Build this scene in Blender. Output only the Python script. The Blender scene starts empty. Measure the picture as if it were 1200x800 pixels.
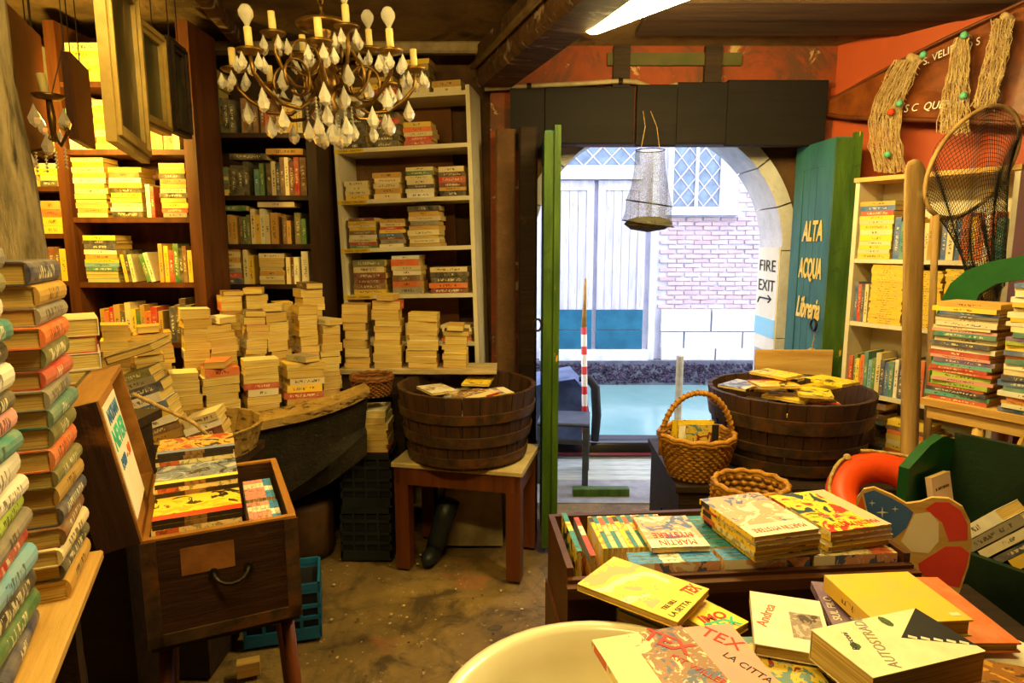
import bpy, bmesh, math, random
from mathutils import Vector, Matrix, Euler
rnd = random.Random(11)
SC = bpy.context.scene
COL = SC.collection
PI = math.pi
def R(d): return math.radians(d)

# ------------------------------------------------------------------ camera
F, PITCH, EYE = 760.0, R(8.6), 1.6
cam_d = bpy.data.cameras.new('camera'); cam_d.sensor_width = 36.0; cam_d.lens = F / 1200 * 36
cam_d.clip_start = 0.02; cam_d.clip_end = 200
cam = bpy.data.objects.new('camera', cam_d); COL.objects.link(cam)
cam.location = (0, 0, EYE); cam.rotation_euler = (PI / 2 - PITCH, 0, 0)
SC.camera = cam
# ------------------------------------------------------------------ world: overcast sky
wd = bpy.data.worlds.new('sky'); SC.world = wd; wd.use_nodes = True
bg = wd.node_tree.nodes['Background']
bg.inputs['Color'].default_value = (0.78, 0.84, 1.0, 1); bg.inputs['Strength'].default_value = 5.2
# ------------------------------------------------------------------ exposure
vs = SC.view_settings
vs.view_transform = 'Standard'; vs.look = 'None'; vs.gamma = 1.0; vs.exposure = 0.0; vs.use_curve_mapping = False
TUBE_E, BULB_W, ADDED_TUBE_E = 125.0, 80.0, 82.0
WARM = (1.0, 0.65, 0.10); WARM2 = (1.0, 0.745, 0.25)

# ------------------------------------------------------------------ pixel -> place
def ray(px, py):
    x = (px - 600) / F; z = -(py - 400) / F; s, c = math.sin(PITCH), math.cos(PITCH)
    return Vector((x, c + z * s, -s + z * c))
O = Vector((0, 0, EYE))
def at(px, py, t): return O + ray(px, py) * t
def atY(px, py, Y): d = ray(px, py); return O + d * (Y / d.y)
def atZ(px, py, Z): d = ray(px, py); return O + d * ((Z - EYE) / d.z)
def atX(px, py, X): d = ray(px, py); return O + d * (X / d.x)
def atP(px, py, p, n):
    d = ray(px, py); return O + d * ((Vector(p) - O).dot(n) / d.dot(n))

def lin(c): return tuple((v / 255 / 12.92) if v / 255 <= .04045 else ((v / 255 + .055) / 1.055) ** 2.4 for v in c)
def T(x=0, y=0, z=0): return Matrix.Translation((x, y, z))
def RZ(d): return Matrix.Rotation(R(d), 4, 'Z')
def RX(d): return Matrix.Rotation(R(d), 4, 'X')
def RY(d): return Matrix.Rotation(R(d), 4, 'Y')
def frame(o, ex, ey=None, ez=None):
    ex = Vector(ex).normalized()
    if ez is None: ez = Vector((0, 0, 1))
    ez = Vector(ez)
    ey = ez.cross(ex).normalized() if ey is None else Vector(ey).normalized()
    ez = ex.cross(ey).normalized()
    m = Matrix.Identity(4)
    for i, v in enumerate((ex, ey, ez)):
        for j in range(3): m[j][i] = v[j]
    for j in range(3): m[j][3] = o[j]
    return m

# ------------------------------------------------------------------ materials
MATS = {}
def newmat(name):
    m = bpy.data.materials.new(name); m.use_nodes = True
    nt = m.node_tree; b = nt.nodes['Principled BSDF']
    MATS[name] = m
    return m, nt, b
def nd(nt, typ, **kw):
    n = nt.nodes.new(typ)
    for k, v in kw.items(): setattr(n, k, v)
    return n
def setin(n, **kw):
    for k, v in kw.items(): n.inputs[k.replace('_', ' ')].default_value = v
def mix(nt, fac, a, b, blend='MIX'):
    n = nd(nt, 'ShaderNodeMix', data_type='RGBA', blend_type=blend)
    for i, v in ((0, fac), (6, a), (7, b)):
        if hasattr(v, 'is_linked') or hasattr(v, 'links'): nt.links.new(v, n.inputs[i])
        else: n.inputs[i].default_value = v if i == 0 else (*v[:3], 1)
    return n.outputs[2]
def ramp(nt, src, stops, interp='LINEAR'):
    n = nd(nt, 'ShaderNodeValToRGB'); cr = n.color_ramp; cr.interpolation = interp
    while len(cr.elements) < len(stops): cr.elements.new(.5)
    for e, (p, c) in zip(cr.elements, stops):
        e.position = p; e.color = (*c, 1) if len(c) == 3 else c
    nt.links.new(src, n.inputs[0]); return n.outputs[0]
def noise(nt, scale, detail=5, stretch=(1, 1, 1), rough=.6, coord='Object', dist=0.0, typ='noise', rand=False):
    tc = nd(nt, 'ShaderNodeTexCoord'); mp = nd(nt, 'ShaderNodeMapping')
    mp.inputs['Scale'].default_value = stretch
    nt.links.new(tc.outputs[coord], mp.inputs[0])
    v = mp.outputs[0]
    if rand:
        oi = nd(nt, 'ShaderNodeObjectInfo'); ml = nd(nt, 'ShaderNodeMath', operation='MULTIPLY'); ml.inputs[1].default_value = 37.0
        nt.links.new(oi.outputs['Random'], ml.inputs[0])
        va = nd(nt, 'ShaderNodeVectorMath', operation='ADD'); nt.links.new(v, va.inputs[0]); nt.links.new(ml.outputs[0], va.inputs[1]); v = va.outputs[0]
    if typ == 'noise':
        n = nd(nt, 'ShaderNodeTexNoise'); setin(n, Scale=scale, Detail=detail, Roughness=rough, Distortion=dist)
        nt.links.new(v, n.inputs['Vector']); return n.outputs['Fac']
    n = nd(nt, 'ShaderNodeTexVoronoi', feature='DISTANCE_TO_EDGE' if typ == 'cells' else 'F1'); n.inputs['Scale'].default_value = scale
    nt.links.new(v, n.inputs['Vector']); return n.outputs['Distance' if typ == 'cells' else 'Color']
def bump(nt, b, src, strength=.4, dist=.02):
    n = nd(nt, 'ShaderNodeBump'); setin(n, Strength=strength, Distance=dist)
    nt.links.new(src, n.inputs['Height']); nt.links.new(n.outputs[0], b.inputs['Normal'])
def surf(name, c1, c2=None, scale=6, rough=.65, metal=0, bmp=0, bscale=None, stretch=(1, 1, 1), lo=.35, hi=.65, extra=None, rand=False, spec=.3):
    """two-tone procedural surface; extra = list of (colour, noise scale, threshold lo, hi)"""
    m, nt, b = newmat(name)
    c1 = lin(c1); c2 = lin(c2) if c2 else tuple(v * .75 for v in c1)
    n = noise(nt, scale, 6, stretch, rand=rand)
    c = ramp(nt, n, [(lo, c1), (hi, c2)])
    for e in (extra or []):
        k = noise(nt, e[1], 7, e[4] if len(e) > 4 else (1, 1, 1), .65, dist=.6)
        f = ramp(nt, k, [(e[2], (0, 0, 0)), (e[3], (1, 1, 1))])
        c = mix(nt, f, c, lin(e[0]))
    if hasattr(c, 'links'): nt.links.new(c, b.inputs['Base Color'])
    setin(b, Roughness=rough, Metallic=metal); b.inputs['Specular IOR Level'].default_value = spec
    if bmp:
        bn = noise(nt, bscale or scale * 3, 8, stretch, .7); bump(nt, b, bn, bmp, .02)
    return m
def wood(name, c1, c2, scale=7, rough=.55, axis=1, bmp=.25, extra=None, rand=True):
    st = [9.0, 9.0, 9.0]; st[axis] = .8
    return surf(name, c1, c2, scale=scale * .35, rough=rough, bmp=bmp, stretch=st, lo=.3, hi=.7, extra=extra, rand=rand)
def emit(name, c, e):
    m, nt, b = newmat(name); b.inputs['Base Color'].default_value = (*c, 1)
    b.inputs['Emission Color'].default_value = (*c, 1); b.inputs['Emission Strength'].default_value = e
    return m

def make_cover_mat(spine):
    m, nt, b = newmat('book_spine' if spine else 'book_cover')
    oi = nd(nt, 'ShaderNodeObjectInfo'); base = oi.outputs['Color']
    n = noise(nt, 22, 5, rand=True)
    c = mix(nt, ramp(nt, n, [(.3, (.0, .0, .0)), (.75, (.45, .45, .45))]), base, (.55, .45, .28))
    if spine:
        tc = nd(nt, 'ShaderNodeTexCoord'); sep = nd(nt, 'ShaderNodeSeparateXYZ'); nt.links.new(tc.outputs['UV'], sep.inputs[0])
        def mth(op, a, bb, cc=None):
            k = nd(nt, 'ShaderNodeMath', operation=op)
            for i, v in enumerate((a, bb, cc)):
                if v is None: continue
                if hasattr(v, 'links'): nt.links.new(v, k.inputs[i])
                else: k.inputs[i].default_value = v
            return k.outputs[0]
        mp = nd(nt, 'ShaderNodeMapping'); mp.inputs['Scale'].default_value = (34, 2.2, 1); nt.links.new(tc.outputs['UV'], mp.inputs[0])
        r50 = mth('MULTIPLY', oi.outputs['Random'], 61.0)
        va = nd(nt, 'ShaderNodeVectorMath', operation='ADD'); nt.links.new(mp.outputs[0], va.inputs[0]); nt.links.new(r50, va.inputs[1])
        ns = nd(nt, 'ShaderNodeTexNoise'); setin(ns, Scale=1.0, Detail=1.0); nt.links.new(va.outputs[0], ns.inputs['Vector'])
        ink = mth('GREATER_THAN', ns.outputs['Fac'], .53)
        start = mth('MULTIPLY_ADD', oi.outputs['Random'], .3, .12)
        end = mth('MULTIPLY_ADD', oi.outputs['Random'], -.25, .86)
        inu = mth('MULTIPLY', mth('GREATER_THAN', sep.outputs[0], start), mth('LESS_THAN', sep.outputs[0], end))
        inv = mth('COMPARE', sep.outputs[1], .5, .2)
        mask = mth('MULTIPLY', mth('MULTIPLY', ink, inu), inv)
        bw = nd(nt, 'ShaderNodeRGBToBW'); nt.links.new(base, bw.inputs[0])
        dark = mth('GREATER_THAN', bw.outputs[0], .17)
        inkc = mix(nt, dark, (.8, .72, .45), (.05, .03, .02))
        c = mix(nt, mth('MULTIPLY', mask, .8), c, inkc)
    nt.links.new(c, b.inputs['Base Color']); setin(b, Roughness=.5); b.inputs['Specular IOR Level'].default_value = .3
    return m
M_COVER = make_cover_mat(False); M_SPINE = make_cover_mat(True)
def make_pages():
    m, nt, b = newmat('paper_edges')
    n = noise(nt, 1.0, 4, (6, 6, 420), .6, rand=True)
    oi = nd(nt, 'ShaderNodeObjectInfo')
    c = ramp(nt, n, [(.3, lin((166, 134, 66))), (.6, lin((226, 202, 128)))])
    c = mix(nt, ramp(nt, oi.outputs['Random'], [(0, (.0, .0, .0)), (1, (.55, .55, .55))]), c, lin((178, 136, 62)))
    nt.links.new(c, b.inputs['Base Color']); setin(b, Roughness=.85); b.inputs['Specular IOR Level'].default_value = .1
    bump(nt, b, n, .35, .002)
    return m
M_PAGES = make_pages()

def art_mat(name, cols, scale=9, band=None, bandcol=None, axis=0, rough=.42):
    """generic printed cover: flat blotches of ink, with an optional plain title band (UV)"""
    m, nt, b = newmat(name)
    scale *= 1.9; n = noise(nt, scale, 3.5, (1, 1, 1), .55, dist=1.2, rand=True)
    k = len(cols); stops = [(.28 + .44 * i / max(1, k - 1), lin(c)) for i, c in enumerate(cols)]
    c = ramp(nt, n, stops, 'CONSTANT')
    n2 = noise(nt, scale * 2.3, 3, (1, 1.6, 1), .6, dist=1.5, rand=True)
    c = mix(nt, ramp(nt, n2, [(.6, (0, 0, 0)), (.63, (.8, .8, .8))]), c, lin(cols[0]))
    if band:
        tc = nd(nt, 'ShaderNodeTexCoord'); sep = nd(nt, 'ShaderNodeSeparateXYZ'); nt.links.new(tc.outputs['UV'], sep.inputs[0])
        f = ramp(nt, sep.outputs[axis], [(0, (0, 0, 0)), (band[0], (1, 1, 1)), (band[1], (0, 0, 0))], 'CONSTANT')
        c = mix(nt, f, c, lin(bandcol))
    nt.links.new(c, b.inputs['Base Color']); setin(b, Roughness=rough)
    return m

M = {}
M['pine'] = wood('pine_board', (214, 176, 104), (184, 136, 66), 7, axis=0)
M['pine_y'] = wood('pine_plank', (206, 170, 92), (170, 124, 52), 7, axis=1)
M['white_shelf'] = surf('white_laminate', (226, 216, 190), (205, 192, 160), 3, .5, extra=[((150, 125, 80), 5, .62, .8)])
M['brown_shelf'] = wood('brown_stained_wood', (104, 58, 26), (66, 34, 15), 6, .5, axis=2)
M['dark_shelf'] = wood('dark_stained_wood', (62, 34, 20), (34, 19, 12), 6, .45, axis=2)
M['dark_wood'] = wood('old_dark_wood', (58, 38, 24), (28, 18, 12), 6, .6, axis=0, bmp=.5, extra=[((110, 70, 30), 9, .66, .8)])
M['trunk_wood'] = wood('trunk_wood', (72, 42, 22), (40, 22, 12), 5, .5, axis=0, bmp=.4, extra=[((124, 74, 30), 6, .6, .75)])
M['trunk_in'] = wood('trunk_inner_wood', (176, 122, 54), (136, 86, 34), 6, .65, axis=1)
M['cab'] = wood('cabinet_brown_wood', (92, 54, 28), (64, 36, 20), 5, .4, axis=0, bmp=.15)
M['red_wood'] = wood('reddish_stained_wood', (112, 58, 26), (78, 38, 18), 6, .4, axis=2, bmp=.2)
M['stave'] = wood('barrel_stave_oak', (82, 52, 30), (46, 29, 18), 6, .6, axis=2, bmp=.5)
M['hoop'] = surf('rusty_iron_hoop', (96, 72, 50), (60, 46, 36), 14, .5, .4, .2, extra=[((126, 76, 34), 11, .5, .7)])
M['iron'] = surf('dark_iron', (56, 50, 44), (34, 30, 28), 14, .45, .7)
M['brass'] = surf('aged_brass', (140, 104, 46), (84, 60, 28), 16, .38, .85)
M['black_plastic'] = surf('black_plastic', (36, 40, 44), (26, 29, 32), 8, .45)
M['blue_plastic'] = surf('blue_plastic', (30, 100, 150), (24, 80, 126), 8, .45)
M['enamel'] = surf('white_enamel', (236, 230, 208), (222, 214, 186), 3, .18, spec=.6)
M['chip'] = surf('chipped_iron_spot', (50, 38, 34), (32, 26, 24), 20, .7)
M['laminate'] = surf('worn_cream_laminate', (205, 188, 140), (176, 152, 100), 5, .5, extra=[((120, 90, 45), 8, .6, .75)])
M['gondola_top'] = surf('flaking_gunwale_paint', (172, 140, 76), (128, 96, 44), 9, .7, bmp=.6, bscale=40, extra=[((52, 38, 22), 22, .52, .6, (.5, .5, 2)), ((204, 176, 108), 13, .6, .75)])
M['gondola_hull'] = surf('blackened_hull', (52, 44, 32), (26, 23, 19), 7, .7, bmp=.7, bscale=60, extra=[((98, 84, 52), 55, .62, .72)])
M['wicker'] = surf('golden_wicker', (196, 142, 48), (150, 98, 26), 40, .55, bmp=.3, bscale=120)
M['wicker_dark'] = surf('brown_wicker', (140, 88, 36), (92, 54, 20), 40, .55, bmp=.3, bscale=120)
M['orange_plastic'] = surf('orange_lifering_plastic', (226, 78, 22), (206, 64, 16), 6, .42)
M['rope'] = surf('natural_rope', (206, 176, 112), (150, 118, 66), 60, .85, bmp=.4, bscale=150)
M['green_door'] = surf('teal_green_door_paint', (52, 108, 92), (38, 86, 76), 3, .5, bmp=.2, bscale=30, stretch=(3, 3, .7), extra=[((98, 124, 104), 9, .62, .75, (2, 2, .4)), ((110, 70, 36), 17, .7, .78)])
M['green_edge'] = surf('grass_green_door_edge_paint', (74, 104, 30), (50, 78, 22), 5, .5, bmp=.3, bscale=30, stretch=(4, 4, .6), extra=[((206, 160, 28), 7, .66, .7, (3, 3, .6)), ((40, 48, 20), 12, .62, .75)])
M['green_boat'] = surf('bottle_green_boat_paint', (28, 92, 40), (18, 66, 30), 4, .45, bmp=.1, extra=[((200, 190, 150), 14, .7, .76)])
M['dark_green'] = surf('dark_green_boat_paint', (22, 50, 26), (12, 30, 16), 4, .55, bmp=.25, extra=[((60, 44, 26), 9, .6, .75)])
M['gold_paint'] = surf('yellow_letter_paint', (240, 206, 96), (228, 188, 70), 12, .55)
M['white_paint'] = surf('white_letter_paint', (238, 236, 226), (214, 208, 190), 12, .55)
M['ink'] = surf('black_ink', (26, 26, 32), (18, 18, 22), 8, .6)
M['red_ink'] = surf('red_ink', (196, 44, 24), (176, 34, 18), 8, .5)
M['orange_ink'] = surf('orange_ink', (226, 104, 44), (206, 86, 30), 8, .5)
M['teal_ink'] = surf('turquoise_ink', (60, 196, 168), (38, 170, 158), 8, .6)
M['blue_ink'] = surf('blue_ink', (52, 116, 176), (40, 96, 160), 8, .6)
M['yellow_ink'] = surf('yellow_ink', (244, 206, 40), (238, 190, 24), 8, .5)
M['paper'] = surf('white_paper', (236, 230, 214), (222, 214, 194), 4, .8)
M['tape'] = surf('yellow_tape_label', (232, 196, 62), (220, 180, 46), 5, .7)
M['candle'] = surf('cream_candle_sleeve', (226, 208, 150), (206, 180, 110), 12, .5)
M['bark'] = surf('weathered_grey_post', (176, 156, 116), (84, 72, 50), 4.5, .85, bmp=1.0, bscale=9, stretch=(6, 6, 1), extra=[((50, 42, 28), 4.5, .55, .68, (6, 6, .8))])
M['gilt'] = surf('pale_gilt_frame', (186, 158, 88), (150, 122, 60), 6, .4, .25, .1)
M['canvas_back'] = surf('brown_backing_board', (112, 70, 34), (92, 56, 26), 4, .8)
M['oar'] = wood('weathered_oar_wood', (176, 142, 84), (110, 80, 42), 5, .7, axis=2, bmp=.4, extra=[((204, 182, 130), 7, .6, .7), ((70, 50, 30), 6, .66, .75)])
M['kayak'] = wood('varnished_mahogany', (134, 70, 26), (88, 42, 16), 4, .3, axis=0, bmp=.1)
M['net_beige'] = surf('beige_fishing_net', (206, 180, 130), (168, 136, 86), 30, .9)
M['net_black'] = surf('black_net_twine', (40, 34, 28), (26, 22, 18), 30, .9)
M['float'] = surf('mint_green_float', (110, 190, 150), (84, 170, 130), 10, .5)
M['pipe'] = surf('grey_pipe', (168, 150, 116), (134, 116, 84), 14, .6)
M['lintel'] = wood('black_lintel_board', (24, 15, 15), (13, 8, 8), 4, .7, axis=0, bmp=.35)
M['beam'] = surf('old_ceiling_beam', (108, 74, 42), (64, 42, 24), 3, .8, bmp=.7, bscale=18, stretch=(5, 1, 5), extra=[((176, 152, 126), 4, .56, .66, (3, .8, 3))])
M['plank_dark'] = wood('smoked_ceiling_plank', (92, 64, 40), (52, 36, 24), 4, .8, axis=0, bmp=.5)
M['stone'] = surf('white_istrian_stone', (214, 212, 216), (186, 184, 190), 7, .7, bmp=.35, extra=[((150, 150, 158), 16, .62, .74)])
M['tarp'] = surf('slate_blue_tarp', (88, 104, 142), (60, 72, 104), 5, .5, bmp=.5, bscale=10)
M['navy_frame'] = surf('dark_blue_grey_chair_paint', (70, 78, 92), (46, 52, 64), 8, .45)
M['redwhite'] = None

def build_special():
    # floor
    m, nt, b = newmat('worn_cement_floor')
    n = noise(nt, 1.7, 8, rough=.7); c = ramp(nt, n, [(.3, lin((88, 68, 36))), (.5, lin((130, 104, 56))), (.7, lin((166, 136, 78)))])
    n2 = noise(nt, 3.6, 8, rough=.7, dist=.8); c = mix(nt, ramp(nt, n2, [(.5, (0, 0, 0)), (.62, (.85, .85, .85))]), c, lin((62, 46, 26)))
    n3 = noise(nt, 26, 5, rough=.7); c = mix(nt, ramp(nt, n3, [(.62, (0, 0, 0)), (.72, (.8, .8, .8))]), c, lin((206, 186, 138)))
    n4 = noise(nt, 2.3, 4); c = mix(nt, ramp(nt, n4, [(.6, (0, 0, 0)), (.66, (.6, .6, .6))]), c, lin((160, 100, 62)))
    cr = noise(nt, 2.1, typ='cells', stretch=(.7, 1.0, 1)); 
    c = mix(nt, ramp(nt, cr, [(.0, (.25, .25, .25)), (.012, (0, 0, 0))]), c, lin((64, 48, 30)))
    nt.links.new(c, b.inputs['Base Color']); setin(b, Roughness=.62)
    bump(nt, b, noise(nt, 9, 9, rough=.75), .8, .03); M['floor'] = m
    # peeling orange plaster
    m, nt, b = newmat('peeling_orange_plaster')
    n = noise(nt, 1.6, 8, rough=.65); c = ramp(nt, n, [(.32, lin((92, 44, 18))), (.5, lin((136, 58, 20))), (.7, lin((84, 46, 22)))])
    n2 = noise(nt, 2.4, 9, rough=.7, dist=.9); c = mix(nt, ramp(nt, n2, [(.50, (0, 0, 0)), (.57, (.9, .9, .9))]), c, lin((84, 52, 30)))
    n3 = noise(nt, 4.6, 9, rough=.7, dist=.6); c = mix(nt, ramp(nt, n3, [(.59, (0, 0, 0)), (.62, (1, 1, 1))]), c, lin((178, 148, 98)))
    nt.links.new(c, b.inputs['Base Color']); setin(b, Roughness=.8); bump(nt, b, n2, .4, .02); M['orange_old'] = m
    m, nt, b = newmat('orange_painted_wall')
    n = noise(nt, 1.4, 7, rough=.6); c = ramp(nt, n, [(.3, lin((180, 74, 10))), (.7, lin((156, 58, 8)))])
    n3 = noise(nt, 3.2, 8, rough=.7, dist=.6); c = mix(nt, ramp(nt, n3, [(.66, (0, 0, 0)), (.7, (.7, .7, .7))]), c, lin((130, 60, 24)))
    nt.links.new(c, b.inputs['Base Color']); setin(b, Roughness=.6); bump(nt, b, n3, .2, .02); M['orange'] = m
    # ceiling plaster
    m, nt, b = newmat('sooty_rough_ceiling')
    n = noise(nt, 1.3, 9, rough=.72); c = ramp(nt, n, [(.34, lin((84, 60, 32))), (.5, lin((128, 98, 56))), (.66, lin((158, 124, 72)))])
    n2 = noise(nt, 2.2, 9, rough=.7, dist=1.0); c = mix(nt, ramp(nt, n2, [(.55, (0, 0, 0)), (.63, (.8, .8, .8))]), c, lin((56, 38, 20)))
    nt.links.new(c, b.inputs['Base Color']); setin(b, Roughness=.9); bump(nt, b, noise(nt, 14, 9, rough=.75), 1.0, .03); M['ceiling'] = m
    m, nt, b = newmat('grimy_brown_wall')
    n = noise(nt, 2.2, 9, rough=.7); c = ramp(nt, n, [(.3, lin((62, 42, 26))), (.55, lin((104, 72, 42))), (.75, lin((150, 112, 70)))])
    nt.links.new(c, b.inputs['Base Color']); setin(b, Roughness=.9); bump(nt, b, noise(nt, 8, 9, rough=.75), .9, .03); M['grime'] = m
    # opposite house
    M['facade'] = surf('pale_lavender_plaster', (208, 206, 220), (186, 184, 204), 4, .85, bmp=.3, extra=[((156, 152, 174), 9, .6, .75)])
    M['brick'] = surf('faded_pink_brick', (206, 178, 178), (178, 150, 156), 3, .85, bmp=.3, rand=True, extra=[((214, 200, 176), 5, .55, .65)])
    M['door_white'] = surf('peeled_grey_door_paint', (200, 194, 208), (170, 164, 182), 3, .7, bmp=.3, stretch=(6, 6, .7), extra=[((120, 110, 124), 9, .6, .7, (8, 8, .5))])
    M['door_blue'] = surf('petrol_blue_door_paint', (32, 98, 124), (22, 78, 104), 4, .5)
    M['glass'] = surf('blue_grey_old_glass', (108, 132, 156), (78, 98, 122), 6, .12, spec=.7)
    M['lattice'] = surf('white_lead_lattice', (196, 188, 198), (170, 162, 176), 9, .6)
    M['mussel'] = surf('purple_mussel_shell', (74, 62, 84), (38, 32, 46), 12, .4, rand=True)
    M['weed'] = surf('wet_stone', (92, 96, 108), (66, 68, 80), 6, .5, bmp=.5)
    m, nt, b = newmat('canal_water')
    n = noise(nt, .9, 3); c = ramp(nt, n, [(.3, lin((104, 142, 142))), (.7, lin((124, 158, 156)))])
    nt.links.new(c, b.inputs['Base Color']); setin(b, Roughness=.16); b.inputs['Specular IOR Level'].default_value = .5
    bump(nt, b, noise(nt, 2.2, 3, (1, .45, 1)), .12, .1); M['water'] = m
    M['paving'] = surf('grey_paving', (150, 152, 160), (122, 124, 134), 8, .8, bmp=.3, bscale=40)
    M['deck'] = surf('pale_wet_deck_plank', (190, 194, 186), (150, 158, 156), 5, .5, stretch=(1, 8, 8))
    M['black_boat'] = surf('black_lacquered_boat', (26, 24, 30), (18, 17, 22), 6, .2, spec=.6)
    M['red_boat'] = surf('dark_red_boat_trim', (110, 26, 44), (82, 18, 34), 6, .35)
    # crystal
    m, nt, b = newmat('crystal_glass'); b.inputs['Base Color'].default_value = (1, .97, .9, 1); setin(b, Roughness=.06, IOR=1.5)
    b.inputs['Transmission Weight'].default_value = .6; M['crystal'] = m
    m, nt, b = newmat('clear_bulb_glass'); b.inputs['Base Color'].default_value = (1, .95, .85, 1); setin(b, Roughness=.12, IOR=1.3)
    b.inputs['Transmission Weight'].default_value = .7; M['bulb_glass'] = m
    # sheer keep-net
    m, nt, b = newmat('sheer_grey_netting'); b.inputs['Base Color'].default_value = (*lin((120, 122, 112)), 1); setin(b, Roughness=.9)
    nz = noise(nt, 160, 2); a = ramp(nt, nz, [(.4, (.22, .22, .22)), (.6, (.6, .6, .6))]); nt.links.new(a, b.inputs['Alpha']); M['sheer'] = m
    # old oil painting
    m, nt, b = newmat('dark_oil_painting')
    n = noise(nt, 5, 6, (1, 1, .6), .6, dist=2.0); c = ramp(nt, n, [(.35, lin((18, 14, 8))), (.55, lin((44, 32, 14))), (.64, lin((96, 78, 36))), (.72, lin((150, 128, 72)))])
    nt.links.new(c, b.inputs['Base Color']); setin(b, Roughness=.35); M['painting'] = m
    m, nt, b = newmat('dim_green_painting')
    n = noise(nt, 7, 6, (1, 1, .7), .6, dist=1.2); c = ramp(nt, n, [(.35, lin((34, 34, 20))), (.6, lin((66, 64, 38))), (.75, lin((104, 96, 58)))])
    nt.links.new(c, b.inputs['Base Color']); setin(b, Roughness=.35); M['painting2'] = m
    # red and white pole
    m, nt, b = newmat('red_white_banded_paint')
    tc = nd(nt, 'ShaderNodeTexCoord'); sep = nd(nt, 'ShaderNodeSeparateXYZ'); nt.links.new(tc.outputs['Object'], sep.inputs[0])
    k = nd(nt, 'ShaderNodeMath', operation='MULTIPLY_ADD'); k.inputs[1].default_value = 7.0; k.inputs[2].default_value = 0.2; nt.links.new(sep.outputs[2], k.inputs[0])
    fr = nd(nt, 'ShaderNodeMath', operation='FRACT'); nt.links.new(k.outputs[0], fr.inputs[0])
    c = ramp(nt, fr.outputs[0], [(0, lin((206, 44, 46))), (.4, lin((232, 228, 228)))], 'CONSTANT')
    nt.links.new(c, b.inputs['Base Color']); setin(b, Roughness=.4); M['redwhite'] = m
build_special()

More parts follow.
